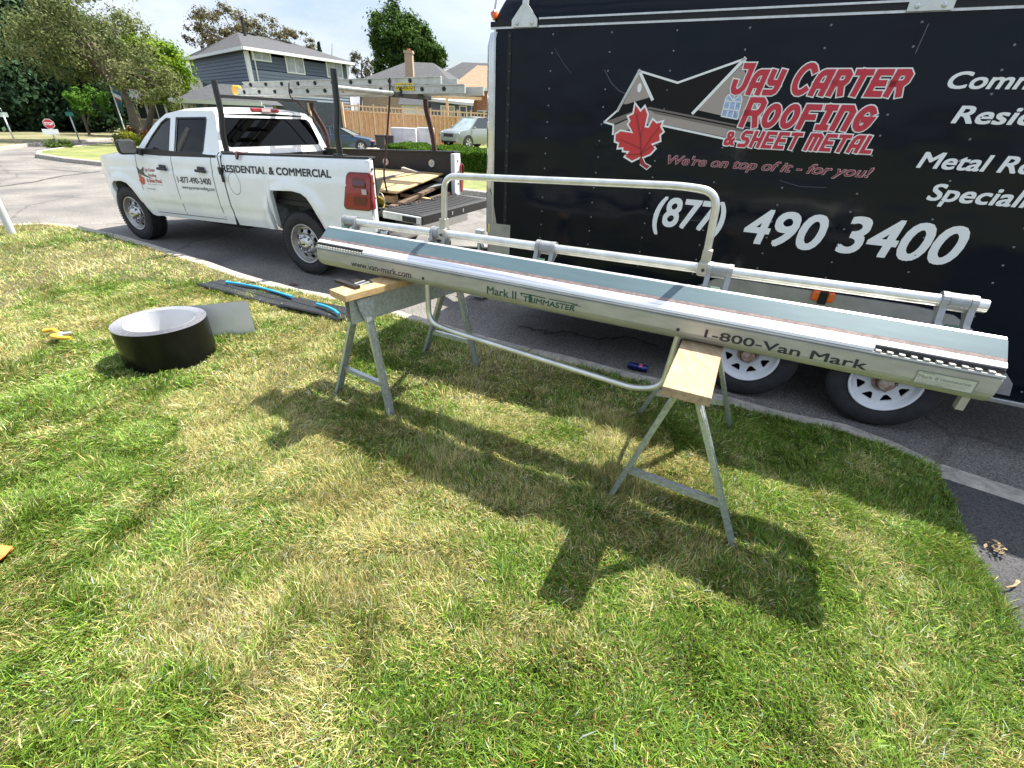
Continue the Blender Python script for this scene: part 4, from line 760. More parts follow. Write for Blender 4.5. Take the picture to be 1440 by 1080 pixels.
mb = MB(); mb.tube(smooth_path([(.772, PY, pz(.77)), (.785, PY, 1.40), (.93, PY, 1.407), (2.0, PY, 1.452), (2.145, PY, 1.440), (2.158, PY, pz(2.158))], .13, 8), .0165, 14); hoop = mb.build('locking_handle', M_pipe, brake)
M_clamp = mat('worn_cream_clamp', (.45, .44, .38), .45, .4, var=.2)
for s in (.772, 2.158):
    mb = MB(); mb.box((s, PY - .004, pz(s) + .002), (.052, .056, .062), bev=.01); mb.box((s, PY, pz(s) + .055), (.04, .04, .06), bev=.004)
    mb.k = 1; mb.lathe([(.008, 0), (.007, -.005), (0, -.006)], 8, rotM('X', R(90), (s, PY - .033, pz(s))) @ Matrix.Scale(-1, 4, (0, 0, 1))); mb.build('handle_clamp', [M_clamp, M_bprint], hoop)
LY = .045
mb = MB(); mb.tube(smooth_path([(.778, LY, .885), (.778, LY - .005, .640), (.93, LY - .012, .622), (2.0, LY - .012, .556), (2.115, LY - .006, .60), (2.135, LY, .885)], .14, 8), .0155, 14); mb.build('bending_handle', M_pipe, brake)
mb = MB()
for s in (.78, 2.129): mb.lathe([(.008, 0), (.007, -.004), (0, -.005)], 8, rotM('X', R(90), (s, .006, .906)) @ Matrix.Scale(-1, 4, (0, 0, 1)))
mb.build('handle_bolt', M_bprint, brake)
mb = MB(); f = lambda u, v, d: (u, .0045 - d, v)
text(mb, 'www.van-mark.com', (.268, .893, .700, .928), f, 0, .006); mb.build('leaf_lettering', M_bprint, brake); mb = MB(); text(mb, '1-800-Van Mark', (2.238, .895, 2.822, .932), f, 0, .014); mb.build('leaf_lettering', M_bprint, brake); mb = MB()
mb.k = 1; text(mb, 'Mark II', (1.178, .894, 1.345, .934), f, 0, .010); mb.build('leaf_lettering', [M_bprint, M_green], brake); mb = MB(); mb.k = 1; text(mb, 'TRIMMASTER', (1.385, .893, 1.655, .921), f, 0, .018, .1); ribbon(mb, [(1.375, .922), (1.37, .931), (1.45, .931), (1.50, .929)], .005, f, .0002); ribbon(mb, [(1.52, .9295), (1.665, .929)], .004, f, .0003); ribbon(mb, [(1.64, .9235), (1.68, .924)], .003, f, .0003); mb.box2((1.414, .003, .893), (1.428, .0044, .929))
mb.build('leaf_lettering', [M_bprint, M_green], brake)
mb = MB(); mb.k = 1; mb.plate(rrect(2.972, .888, 3.142, .936, .004), [], lambda u, v, d: (u, .0048, v), 0); mb.k = 0
ribbon(mb, [(2.972, .888), (3.142, .888), (3.142, .936), (2.972, .936), (2.972, .888)], .0035, f, .0006); text(mb, 'Mark II', (2.978, .910, 3.035, .923), f, .0005, .004)
text(mb, 'TRIMMASTER', (3.04, .912, 3.13, .920), f, .0005, .004); ribbon(mb, [(2.985, .931), (3.02, .931)], .002, f, .0005)
for i, z in enumerate((.904, .898, .893)): text(mb, ('Sheet metal brake capacity .027 aluminum', 'Keep hands clear when bending', 'Made in USA')[i], (2.98, z - .002, (3.13, 3.12, 3.06)[i], z + .0018), f, .0005)
mb.build('rating_label', [mat('grey_green_print', (.20, .24, .19), .5), mat('pale_label', (.50, .51, .42), .45, var=.1)], brake)
# ---- sawhorses
M_wood = mat('board_top', (.27, .19, .11), .8, vscale=5, col2=(.45, .34, .21), stretch=(7, 1.2, 7), bump=.15)
M_wood2 = mat('fresh_board', (.42, .27, .12), .7, vscale=6, col2=(.58, .40, .20), stretch=(7, 1.0, 7), bump=.12)
def sawhorse(label, feet, z0, bn, bf, bw, bm, beam_h):
    cx = sum(p[0] for p in feet) / 4; cy = sum(p[1] for p in feet) / 4
    t = thing('sawhorse', label, 'sawhorse', (cx, cy, 0), 0, 'galvanised sawhorses under the brake')
    loc = lambda p, z: Vector((p[0] - cx, p[1] - cy, z))
    n = Vector((bf[0] - bn[0], bf[1] - bn[1], 0)).normalized(); s = Vector((n.y, -n.x, 0))
    nm = (Vector(feet[0] + (0,)) + Vector(feet[1] + (0,))) / 2 - Vector((cx, cy, 0)); fm = (Vector(feet[2] + (0,)) + Vector(feet[3] + (0,))) / 2 - Vector((cx, cy, 0))
    b0, b1 = loc(bn, 0), loc(bf, 0)
    zt = z0 - .040
    mb = MB(); e0, e1 = b0 + n * (.05 if beam_h > .1 else .17), b1 - n * .02
    for sg in (-1, 1): mb.beam(e0 + s * sg * .022 + Vector((0, 0, zt - beam_h / 2)), e1 + s * sg * .022 + Vector((0, 0, zt - beam_h / 2)), .0025, beam_h, bev=0)
    mb.beam(e0 + Vector((0, 0, zt - .004)), e1 + Vector((0, 0, zt - .004)), .0415, .003); mb.build('beam', M_galv, t)
    mb = MB(); mb.beam(b0 + Vector((0, 0, z0 - .019)), b1 + Vector((0, 0, z0 - .019)), bw, .038, bev=.003); mb.build('top_board', bm, t)
    dd = n
    for k, (fp, base) in enumerate(((feet[0], 0), (feet[1], 0), (feet[2], 1), (feet[3], 1))):
        F = loc(fp, 0.0); mid = nm if base == 0 else fm
        sg = 1 if (F - mid).dot(s) > 0 else -1
        top = (b0 + n * .14 if base == 0 else b1 - n * .10); T = Vector((top.x, top.y, zt - .03)) + s * sg * .034
        mb = MB(); ax = (T - F).normalized(); wdir = n
        mb.beam(F, T, .0425, .003, up=s * sg); mb.beam(F + n * .0212, T + n * .0212, .003, .022, up=s * sg); mb.beam(F - n * .0212, T - n * .0212, .003, .022, up=s * sg); lg = mb.build('leg', M_galv, t)
        mb = MB(); c = T - ax * .02; q = s * sg * .004
        mb.plate([(-.055, .035), (.055, .035), (.05, -.02), (.026, -.10), (-.026, -.10), (-.05, -.02)], [], lambda u, v, d: c + n * u + ax * v + q + s * sg * (d + .002), .003); mb.build('gusset', M_galv, lg)
    for a, b in ((0, 1), (2, 3)):
        A, B_ = loc(feet[a], 0), loc(feet[b], 0); top = (b0 + n * .14 if a == 0 else b1 - n * .10); top = Vector((top.x, top.y, zt - .03)); k = .30
        pa, pb = A.lerp(top, k), B_.lerp(top, k); mb = MB(); mb.beam(pa, pb, .003, .038, up=(0, 0, 1)); mb.beam(pa + Vector((0, 0, .0185)), pb + Vector((0, 0, .0185)), .026, .003); mb.build('cross_brace', M_galv, t)
    return t
sawhorse('galvanised sawhorse under the right end of the brake, with a short worn plank on top', [(.531, 1.799), (1.049, 1.504), (.852, 2.591), (1.415, 2.467)], .850, (.6225, 1.4265), (1.03, 2.29), .170, M_wood, .085)
sawhorse('galvanised sawhorse under the left end of the brake, with a fresh pale board on top', [(-1.191, 2.705), (-.756, 2.43), (-.719, 3.391), (-.275, 3.167)], .850, (-.941, 2.327), (-.36, 3.06), .145, M_wood2, .15)
mb = MB(); A_, B_, C_ = Vector((-.999, 2.498, .8515)), Vector((-.848, 2.395, .8515)), Vector((-.86, 2.56, .8515))
mb.beam(A_ + Vector((0, 0, .008)), B_ + Vector((0, 0, .008)), .03, .016); mb.beam((A_ + C_) / 2 * 1 + Vector((.03, -.03, -.0015)), C_ + Vector((.02, 0, -.0015)), .12, .002); mb.k = 1
for k in (.55, .75): mb.beam(A_.lerp(B_, k) + Vector((.02, .03, .001)), A_.lerp(B_, k) + Vector((.06, .10, .001)), .012, .003)
tag(mb.build('carpenter_square', [mat('dark_steel_square', (.04, .035, .035), .4, .5), M_galv]), 'dark steel square lying on the end of the fresh pale board', 'square')
# ------------------------------------------------------------------ loose things on the grass and road
M_coilb = mat('black_coil_face', (.005, .0055, .005), .25, spec=.25, var=.3, vscale=3); M_coilg = mat('grey_coil_back', (.66, .67, .70), .38, 0, var=.04); M_coile = mat('coil_edge', (.40, .40, .43), .35, .6, var=.25, vscale=60)
coil = thing('metal_coil', 'wide roll of black metal trim coil standing on the grass, grey loose end unrolled', 'metal coil', (-2.615, 3.135, 0)); HC, RO, RI = .298, .297, .222
mb = MB(); mb.lathe([(RO, 0.004), (RO, HC)], 72); mb.build('outer_face', M_coilb, coil)
mb = MB(); mb.lathe([(RI, HC), (RI, .004)], 72); mb.build('inner_face', M_coilg, coil)
mb = MB(); n = 22; prof = []
for i in range(n): a, b = RI + .003 + (RO - RI - .003) * i / n, RI + .003 + (RO - RI - .003) * (i + .8) / n; prof += [(a, HC - .003), (a + .0004, HC + .0), (b, HC + .0005), (b + .0003, HC - .003)]
mb.lathe([(RI + .002, HC - .003)] + prof + [(RO - .0005, HC - .001), (RO - .0005, 0)], 72); mb.build('windings', M_coile, coil)
pts = [(RO * math.cos(R(a)) * 1.004, RO * math.sin(R(a)) * 1.004) for a in range(150, 84, -6)] + [(.12, .335), (.22, .39), (.32, .44), (.405, .47)]
mb = MB()
mb.grid([[(x, y, z) for x, y in pts] for z in (.006, HC)], True); mb.k = 1; mb.grid([[(x - .0006, y + .0022, z) for x, y in pts] for z in (.006, HC)], True); mb.build('loose_end', [M_coilg, M_coilb], coil, fixn=True)
# black siding strips with a blue cord
M_vinyl = mat('black_vinyl_strip', (.022, .024, .026), .45, var=.3, vscale=20)
def strip(label, L0, L1, z, wob, edge=None):
    mb = MB(); n = len(L0); rows = []
    for i in range(n):
        a, b = Vector((*L0[i], z)), Vector((*L1[i], z)); r = []
        for k, t in enumerate((0, .04, .2, .5, .52, .8, .97, 1)): p = a.lerp(b, t); p.z = z + wob * math.sin(i * 1.7 + t * 3) + (.012 if k in (1, 6) else 0) + (.006 if k == 4 else 0); r.append(p)
        rows.append(r)
    mb.grid(rows, False); mb.grid([[p - Vector((0, 0, .004)) for p in r] for r in rows], False); return tag(mb.build('vinyl_strip', M_vinyl), label, 'vinyl strip')
strip('long black vinyl strip lying flat on the grass near the kerb, farther from the sawhorse', [(-3.40, 4.72), (-2.95, 4.50), (-2.55, 4.31), (-2.18, 4.15)], [(-3.23, 4.895), (-2.83, 4.72), (-2.45, 4.53), (-2.12, 4.37)], .035, .006)
strip('black vinyl strip lying on the grass beside the left sawhorse legs', [(-2.26, 4.17), (-2.05, 4.08), (-1.80, 3.99), (-1.58, 3.87)], [(-2.16, 4.40), (-2.0, 4.33), (-1.74, 4.22), (-1.50, 4.12)], .05, .006)
M_blue = mat('blue_cord', (.02, .34, .62), .4)
mb = MB(); mb.tube(smooth_path([(-3.08, 4.762, .058), (-2.9, 4.72, .058), (-2.62, 4.61, .06), (-2.40, 4.49, .060), (-2.22, 4.375, .066)], .3, 4), .013, 8); mb.lathe([(0, -.02), (.02, -.01), (.022, 0), (.02, .01), (0, .02)], 10, Matrix.Translation((-3.085, 4.762, .058))); mb.tube(smooth_path([(-1.90, 4.18, .078), (-1.76, 4.10, .080), (-1.66, 4.01, .080), (-1.60, 3.93, .082)], .1, 4), .013, 8)
tag(mb.build('blue_rope', M_blue), 'bright blue rope lying along the black vinyl strips', 'rope')
# yellow locking pliers / snips
snip = thing('tin_snips', 'pair of yellow handled snips lying in the grass left of the coil', 'snips', (-3.63, 3.34, .03), R(12)); M_yh = mat('yellow_grip', (.75, .42, .03), .45)
for sg, ln in ((1, .15), (-1, .13)):
    mb = MB(); mb.tube(smooth_path([(.0, .0, .02), (-.05, sg * .04, .025), (-.10 if sg > 0 else .02, sg * .09, .03), (-.17 if sg > 0 else .11, sg * .085, .02)], .05, 4), .016, 10); mb.build('handle', M_yh, snip)
mb = MB(); mb.beam((0, 0, .02), (.055, .03, .02), .035, .02, bev=.006); mb.lathe([(.018, 0), (.018, .034), (.012, .04), (0, .04)], 14); mb.beam((0, -.01, .018), (.0, -.085, .015), .03, .016, bev=.005); mb.build('jaw', M_galv, snip)
# can in the gutter
can = thing('drink_can', 'dark blue drink can lying on the road under the brake', 'can', (1.06, 3.488, -.14 + .034), R(-24)); mb = MB()
mb.M = Matrix.Rotation(R(90), 4, 'Y'); mb.lathe([(0, -.080), (.022, -.080), (.026, -.083), (.0315, -.072), (.033, -.064), (.033, .064), (.0315, .073), (.027, .081), (.024, .080), (0, .077)], 28)
M_can = mat('blue_can_print', (.012, .016, .09), .25, .6, vscale=30, col2=(.05, .08, .30), lo=.5, hi=.62); mb.build('body', M_can, can)
mb = MB(); mb.M = Matrix.Rotation(R(90), 4, 'Y'); mb.lathe([(.0333, .01), (.0333, .038)], 20, ang=R(120), M=Matrix.Rotation(R(120), 4, 'Z')); mb.build('label_band', mat('pink_print', (.55, .08, .20), .4), can)
# orange scrap at the frame edge
mb = MB(); mb.smooth = False; mb.grid([[(-2.30, 1.30, .045), (-2.18, 1.305, .055), (-2.055, 1.295, .05)], [(-2.30, 1.25, .05), (-2.17, 1.25, .07), (-2.035, 1.245, .055)], [(-2.32, 1.18, .04), (-2.18, 1.17, .045), (-2.06, 1.195, .04)]], False); mb.grid([[(-2.30, 1.30, .035), (-2.18, 1.305, .045), (-2.055, 1.295, .04)], [(-2.32, 1.18, .03), (-2.18, 1.17, .035), (-2.06, 1.195, .03)]], False)
tag(mb.build('orange_cover', mat('orange_plastic', (.72, .20, .05), .5, var=.15, vscale=12)), 'orange plastic scrap in the grass at the left edge', 'scrap')
mb = MB(); mb.tube([(-7.206, 6.63, 0), (-7.195, 6.63, 1.0), (-7.16, 6.63, 2.4)], .045, 16); tag(mb.build('sign_post', mat('white_painted_post', (.62, .64, .66), .5, .2)), 'white painted post standing in the lawn corner at the left edge', 'post')
# dead leaf clump, twig and weeds on the driveway
M_dead = mat('dead_leaf', (.30, .22, .12), .8, var=.4, vscale=40)
rr = random.Random(5); mb = MB()
for i in range(26):
    a = rr.uniform(0, 6.28); d = rr.random() ** .6 * .042; c = Vector((2.297 + d * math.cos(a) * 1.2, 1.54 + d * math.sin(a), .004 + rr.random() * .022)); s_ = rr.uniform(.007, .017); q = Matrix.Rotation(rr.uniform(0, 6.28), 3, 'Z') @ Matrix.Rotation(rr.uniform(-.6, .6), 3, 'X') @ Matrix.Rotation(rr.uniform(-.6, .6), 3, 'Y')
    mb.add([c + q @ Vector(p) for p in ((-s_, 0, 0), (-s_ * .3, s_ * .5, .004), (s_, 0, 0), (-s_ * .2, -s_ * .45, .003))], [(0, 1, 2, 3)])
tag(mb.build('dead_leaf_clump', M_dead), 'clump of dry tan leaves on the dark driveway', 'leaf')
mb = MB(); mb.tube([(2.145, 1.325, .01), (2.19, 1.335, .012), (2.23, 1.36, .01)], [.004, .004, .009], 6); tag(mb.build('twig', M_dead), 'small dry twig at the lawn edge by the driveway', 'twig')
for p, s_, lab in (((-2.66, 5.33), .07, 'red brown leaf scrap on the road behind the truck wheel'), ((-2.82, 5.22), .055, 'dark red scrap on the road nearer the kerb')):
    mb = MB(); mb.add([(p[0] + a * s_, p[1] + b * s_, -.132 + c) for a, b, c in ((-1, 0, 0), (-.3, .35, .012), (.5, .3, .004), (1, 0, .01), (.2, -.3, .006))], [(0, 1, 2, 3, 4)]); tag(mb.build('litter_scrap', mat('red_brown_scrap', (.12, .035, .03), .7)), lab, 'litter')
# ------------------------------------------------------------------ the street beyond: world points from picture bearings
CO = Vector((0, 0, CAM_H))
def ray(u, v): return _F + _R * ((u - 720) / FPX) + _V * ((540 - v) / FPX)
def at(u, v, y): d = ray(u, v); return CO + d * (y / d.y)
def gp(u, v, z): d = ray(u, v); return CO + d * ((z - CAM_H) / d.z)
def onp(u, v, p, n): d = ray(u, v); return CO + d * ((p - CO).dot(n) / d.dot(n))
# ---- foliage
M_leafv = vcol_mat('foliage', .8, .32, .12)
M_bark = mat('bark', (.075, .06, .045), .9, vscale=9, col2=(.17, .14, .11), stretch=(4, 4, .6), bump=.6, bscale=30)
NPR = np.random.default_rng(7); DENS = 1.35
def leaf_mesh(name, pts, size, cols, parent, mt=None, flat=.0, aspect=.55, tone=None, out=None):
    n = len(pts); nr = NPR.normal(size=(n, 3)); nr[:, 2] += flat
    if out is not None: nr = nr * .38 + out
    nr /= np.linalg.norm(nr, axis=1)[:, None]
    t = NPR.normal(size=(n, 3)); t -= (t * nr).sum(1)[:, None] * nr; t /= np.linalg.norm(t, axis=1)[:, None]; b = np.cross(nr, t)
    s = (size * NPR.uniform(.6, 1.35, n))[:, None]
    v = np.stack([pts - t * s, pts + b * s * aspect + nr * s * .15, pts + t * s, pts - b * s * aspect + nr * s * .15], 1).reshape(-1, 3)
    me = bpy.data.meshes.new(name); me.vertices.add(4 * n); me.vertices.foreach_set('co', v.astype(np.float32).ravel())
    me.loops.add(4 * n); me.loops.foreach_set('vertex_index', np.arange(4 * n, dtype=np.int32)); me.polygons.add(n)
    me.polygons.foreach_set('loop_start', np.arange(0, 4 * n, 4, dtype=np.int32)); me.polygons.foreach_set('loop_total', np.full(n, 4, np.int32))
    me.update(calc_edges=True); me.validate()
    cols = np.array(cols); k = NPR.random(n) * (len(cols) - 1) if tone is None else np.clip(tone, 0, .999) * (len(cols) - 1)
    i = k.astype(int).clip(0, max(0, len(cols) - 2)); f = (k - i)[:, None]; c = cols[i] * (1 - f) + cols[np.minimum(i + 1, len(cols) - 1)] * f; c = c * NPR.uniform(.75, 1.25, (n, 1))
    a = me.color_attributes.new('tint', 'FLOAT_COLOR', 'POINT'); a.data.foreach_set('color', np.repeat(np.c_[c, np.ones(n)], 4, 0).astype(np.float32).ravel())
    me.materials.append(mt or M_leafv); o = bpy.data.objects.new(name, me); link(o)
    if parent: o.parent = parent
    return o
def clumps(c, r, ncl, per, cl=.28, shell=.55):
    d = NPR.normal(size=(ncl, 3)); d /= np.linalg.norm(d, axis=1)[:, None]; rad = (shell + (1 - shell) * NPR.random(ncl)) ** .8
    cc = d * rad[:, None] * np.array(r); k = NPR.integers(max(1, per // 2), per + per // 2, ncl)
    out = []; tn = []; clumps.nr = []
    for p, m in zip(cc, k):
        sc_ = np.array(r) * cl * NPR.uniform(.5, 1.1) * .5; q0 = NPR.normal(size=(m, 3)); q = q0 * sc_; out.append(p + q); o_ = q0 / np.linalg.norm(q0, axis=1)[:, None] * .75 + p / np.array(r) * .4; o_[:, 2] += .25; clumps.nr.append(o_ / np.linalg.norm(o_, axis=1)[:, None]); tn.append(np.full(m, NPR.random()) * .7 + NPR.random(m) * .3)
    clumps.nr = np.concatenate(clumps.nr); return np.concatenate(out) + np.array(c), np.concatenate(tn)
def tree(name, label, cat, base, trunk, crowns, size, cols, group='trees along the street', r0=.2, limbs=6, cl=.28, aspect=.55):
    t = thing(name, label, cat, base, 0, group); mb = MB(); T = [Vector(p) for p in trunk]
    mb.tube(smooth_path(T, 1.0, 4) if len(T) > 2 else T, r0 if len(T) < 3 else [r0 * (1.15 - .75 * i / (len(smooth_path(T, 1.0, 4)) - 1)) for i in range(len(smooth_path(T, 1.0, 4)))], 9)
    rr = random.Random(hash(label) % 1000 if False else len(label)); tp = T[-1]
    for c, r, a, b in crowns:
        for i in range(limbs):
            e = Vector(c) + Vector((rr.uniform(-.75, .75) * r[0], rr.uniform(-.75, .75) * r[1], rr.uniform(-.5, .75) * r[2])); s_ = T[max(0, len(T) - 2)].lerp(tp, rr.uniform(.2, 1)); m = s_.lerp(e, .5) + Vector((rr.uniform(-.3, .3), rr.uniform(-.3, .3), rr.uniform(.1, .5)))
            mb.tube(smooth_path([s_, m, e], 1, 3), [r0 * .45, r0 * .38, r0 * .3, r0 * .2, r0 * .12, r0 * .06][:6] if len(smooth_path([s_, m, e], 1, 3)) == 6 else r0 * .15, 6)
    mb.build('trunk', M_bark, t)
    PT = [(*clumps(c, r, a, int(b * DENS), cl), clumps.nr) for c, r, a, b in crowns]; leaf_mesh('crown', np.concatenate([q[0] for q in PT]), size * .78, cols, t, tone=np.concatenate([q[1] for q in PT]), aspect=aspect, out=np.concatenate([q[2] for q in PT])); return t
def ground_pt(u, y, z=-.02): p = at(u, 190, y); p.z = z; return p
OLIVE = [(.055, .08, .026), (.115, .145, .05), (.185, .21, .08), (.26, .255, .13)]; DARK = [(.022, .050, .028), (.045, .090, .046), (.085, .15, .072)]; MID = [(.025, .055, .012), (.055, .105, .02), (.10, .17, .03)]; LIME = [(.06, .13, .008), (.15, .25, .015), (.27, .36, .03)]; GREY = [(.05, .055, .028), (.10, .105, .06), (.17, .17, .11)]
def crown_at(base, u, v, y, r): p = at(u, v, y) - base; return tuple(p)
b = ground_pt(196, 26); tr_ = lambda u, v, y: tuple(at(u, v, y) - b)
tree('street_tree', 'large olive green broadleaf tree with a dark forked trunk across the cross street', 'tree', b, [(0, 0, 0), tr_(190, 172, 26), tr_(180, 140, 26), tr_(150, 95, 26)], [(tr_(135, 55, 26.5), (2.7, 2.2, 1.7), 80, 75), (tr_(75, 62, 26), (2.0, 2, 1.5), 55, 65), (tr_(195, 100, 25.5), (1.5, 1.6, 1.2), 42, 60), (tr_(115, 15, 27), (2.1, 2, 1.2), 50, 60), (tr_(225, 130, 26), (1.1, 1.2, .8), 26, 50)], .085, OLIVE, r0=.24, limbs=7)
b = ground_pt(205, 33); tr_ = lambda u, v, y: tuple(at(u, v, y) - b)
tree('lime_tree', 'bright yellow green tree between the olive tree and the blue house', 'tree', b, [(0, 0, 0), tr_(215, 150, 33), tr_(218, 110, 33)], [(tr_(222, 92, 33), (1.9, 1.8, 1.5), 70, 60), (tr_(243, 118, 33), (1.3, 1.5, 1.3), 45, 60), (tr_(200, 80, 33), (1.4, 1.5, 1.3), 40, 50)], .12, LIME, r0=.16)
for i, (u, v, y, rx, rz_, lab) in enumerate(((-30, 70, 33, 2.8, 5.8, 'tall dark evergreen tree at the left edge of the street'), (25, 75, 35, 2.6, 5.0, 'dark evergreen tree second from the left edge behind the street sign'), (72, 100, 37, 2.8, 4.0, 'dark leafy tree behind the stop sign'), (120, 105, 36, 2.3, 3.6, 'dark green tree behind the olive tree trunk'))):
    b = ground_pt(u, y); c = at(u, v, y) - b
    tree('evergreen_tree', lab, 'tree', b, [(0, 0, 0), (0, 0, 2), (0, 0, c.z + rz_ * .5)], [(tuple(c), (rx, rx, rz_), 120, 70), ((0, 0, c.z - rz_ * .55), (rx * 1.05, rx, rz_ * .38), 50, 60)], .20, DARK, r0=.28, limbs=5)
b = ground_pt(126, 32); tree('small_tree', 'small fresh green tree low beside the flag pole', 'tree', b, [(0, 0, 0), (0, 0, 1.2)], [(tuple(at(122, 140, 32) - b), (1.1, 1.1, .8), 30, 50)], .10, [(.04, .10, .01), (.10, .22, .025)], r0=.07)
b = ground_pt(340, 52); tr_ = lambda u, v, y: tuple(at(u, v, y) - b)
tree('thin_tree', 'sparse brownish green tree rising behind the blue house', 'tree', b, [(0, 0, 0), tr_(345, 100, 52), tr_(340, 60, 52)], [(tr_(318, 38, 52), (3.0, 3, 1.7), 70, 38), (tr_(370, 48, 52), (2.8, 3, 1.3), 55, 36), (tr_(412, 60, 52), (2.2, 2, 1.0), 36, 30), (tr_(285, 52, 52), (1.5, 1.5, 1.1), 26, 30)], .13, [(.06, .055, .025), (.13, .115, .05), (.20, .18, .09)], r0=.25, cl=.24)
b = ground_pt(565, 70); tr_ = lambda u, v, y: tuple(at(u, v, y) - b)
tree('maple_tree', 'full rounded green tree behind the chimney house', 'tree', b, [(0, 0, 0), tr_(562, 100, 70), tr_(560, 60, 70)], [(tr_(552, 48, 70), (3.0, 3, 3.0), 75, 75), (tr_(580, 72, 70), (3.6, 3, 2.3), 75, 75), (tr_(612, 80, 70), (1.5, 2, 1.5), 34, 50), (tr_(548, 85, 70), (2.4, 2.5, 2.2), 60, 60), (tr_(572, 55, 70), (2.6, 2.5, 2.4), 60, 70), (tr_(595, 68, 70), (2.4, 2.5, 2.0), 50, 60)], .24, [(.02, .05, .012), (.05, .10, .018), (.10, .17, .035)], r0=.35)
b = ground_pt(508, 62); tree('birch_tree', 'thin pale leaved birch left of the rounded green tree', 'tree', b, [(0, 0, 0), tuple(at(508, 110, 62) - b), tuple(at(509, 80, 62) - b)], [(tuple(at(508, 92, 62) - b), (1.2, 1.2, 1.8), 40, 34)], .13, GREY, r0=.12)
b = ground_pt(466, 75); mbp = thing('spruce_tree', 'small pointed dark spruce top behind the blue house roof', 'tree', b, 0, 'trees along the street'); top = at(467, 61, 75) - b
mb = MB(); mb.tube([(0, 0, 0), tuple(top)], [.22, .03], 8); mb.build('trunk', M_bark, mbp); hh = NPR.random(1500) ** 1.3; aa = NPR.random(1500) * 6.283; rad = hh * 1.9 * (.55 + .45 * np.sin(hh * 34) ** 2) * np.sqrt(NPR.random(1500))
leaf_mesh('crown', np.c_[rad * np.cos(aa), rad * np.sin(aa), top.z - hh * 6.5 - rad * .2], .22, DARK, mbp)
# ---- houses
def siding(name, col, pitch=.12, dark=.62):
    m = bpy.data.materials.new(name); m.use_nodes = True; t = m.node_tree; b_ = t.nodes['Principled BSDF']; b_.inputs['Base Color'].default_value = (*col, 1); b_.inputs['Roughness'].default_value = .6
    return m
M_blues = siding('slate_blue_siding', (.085, .115, .160)); M_bluesl = siding('lit_blue_siding_fascia', (.17, .21, .26)); M_shing = mat('grey_shingles', (.065, .067, .072), .9, var=.35, vscale=7, bump=.3, bscale=12); M_shingd = mat('dark_shingles', (.055, .058, .065), .9, var=.3, vscale=6)  # second siding tone has grazing light mixed in; also a fascia colour
M_brown = mat('brown_shingles', (.30, .19, .12), .9, var=.22, vscale=5, stretch=(1, 1, 4)); M_brick = mat('tan_brick', (.42, .31, .22), .85, var=.22, vscale=9); M_brick2 = mat('orange_brick', (.42, .20, .10), .85, var=.25, vscale=9)
M_fasc = mat('white_fascia', (.74, .76, .75), .5); M_wing = mat('window_pane_sky', (.30, .34, .36), .12, coat=.5, var=.3, vscale=2); M_wind = mat('window_pane_dark', (.04, .05, .06), .1, coat=.5)
M_greyw = mat('grey_render', (.30, .30, .29), .85, var=.12, vscale=2); M_beige = mat('beige_render', (.50, .47, .40), .85, var=.1, vscale=2)
def clap(mb, a, bq, z0, z1, pitch, nrm):
    # clapboard wall from a to bq: each board leans out at its foot
    n = int((z1 - z0) / pitch)
    for i in range(n):
        lo, hi = z0 + i * pitch, z0 + (i + 1) * pitch; o = nrm * .05
        mb.add([(a.x + o.x, a.y + o.y, lo), (bq.x + o.x, bq.y + o.y, lo), (bq.x, bq.y, hi), (a.x, a.y, hi), (a.x, a.y, lo), (bq.x, bq.y, lo)], [(0, 1, 2, 3), (4, 5, 1, 0)], False)
def wframe(root, C, ux, w_, h, nrm, pane=M_wing, name='window', bars=1):
    # window: frame with a recessed pane and mullion; C centre on the wall, ux along the wall
    z = Vector((0, 0, 1)); f = lambda u, v, d: C + ux * u + z * v - nrm * d
    mb = MB(); mb.plate([(-w_ / 2 - .09, -h / 2 - .09), (w_ / 2 + .09, -h / 2 - .09), (w_ / 2 + .09, h / 2 + .09), (-w_ / 2 - .09, h / 2 + .09)], [[(-w_ / 2, -h / 2), (w_ / 2, -h / 2), (w_ / 2, h / 2), (-w_ / 2, h / 2)]], lambda u, v, d: f(u, v, d - .07), .09)
    for i in range(bars): x = -w_ / 2 + w_ * (i + 1) / (bars + 1); mb.plate([(x - .03, -h / 2), (x + .03, -h / 2), (x + .03, h / 2), (x - .03, h / 2)], [], lambda u, v, d: f(u, v, d - .05), .04)
    o = mb.build(name, M_fasc, root); mb = MB(); mb.plate([(-w_ / 2, -h / 2), (w_ / 2, -h / 2), (w_ / 2, h / 2), (-w_ / 2, h / 2)], [], lambda u, v, d: f(u, v, d - .03), .01); mb.build('pane', pane, o); return o
def hip(mb, E, zr, frac=.35, th=.0):
    # hip roof on eave quad E (4 vectors, same z); ridge along the E0-E1 direction
    m0, m1 = (E[0] + E[3]) / 2, (E[1] + E[2]) / 2; r0, r1 = m0.lerp(m1, frac), m1.lerp(m0, frac); r0 = Vector((r0.x, r0.y, zr)); r1 = Vector((r1.x, r1.y, zr))
    mb.add([*E, r0, r1], [(0, 1, 5, 4), (1, 2, 5), (2, 3, 4, 5), (3, 0, 4), (3, 2, 1, 0)], False); return r0, r1
ZE = 5.5; A, B, C = gp(258, 84, ZE), gp(341, 67, ZE), gp(498, 90, ZE); D = A + C - B
bh = thing('blue_house', 'two storey slate blue clapboard house with white trim and a grey hip roof', 'house', (B.x, B.y, 0)); O = Vector((B.x, B.y, 0)); 
def L(p): return Vector(p) - O
ins = .035; cen = (A + C) / 2
wA, wB, wC, wD = [L(p + (cen - p) * .075) for p in (A, B, C, D)]
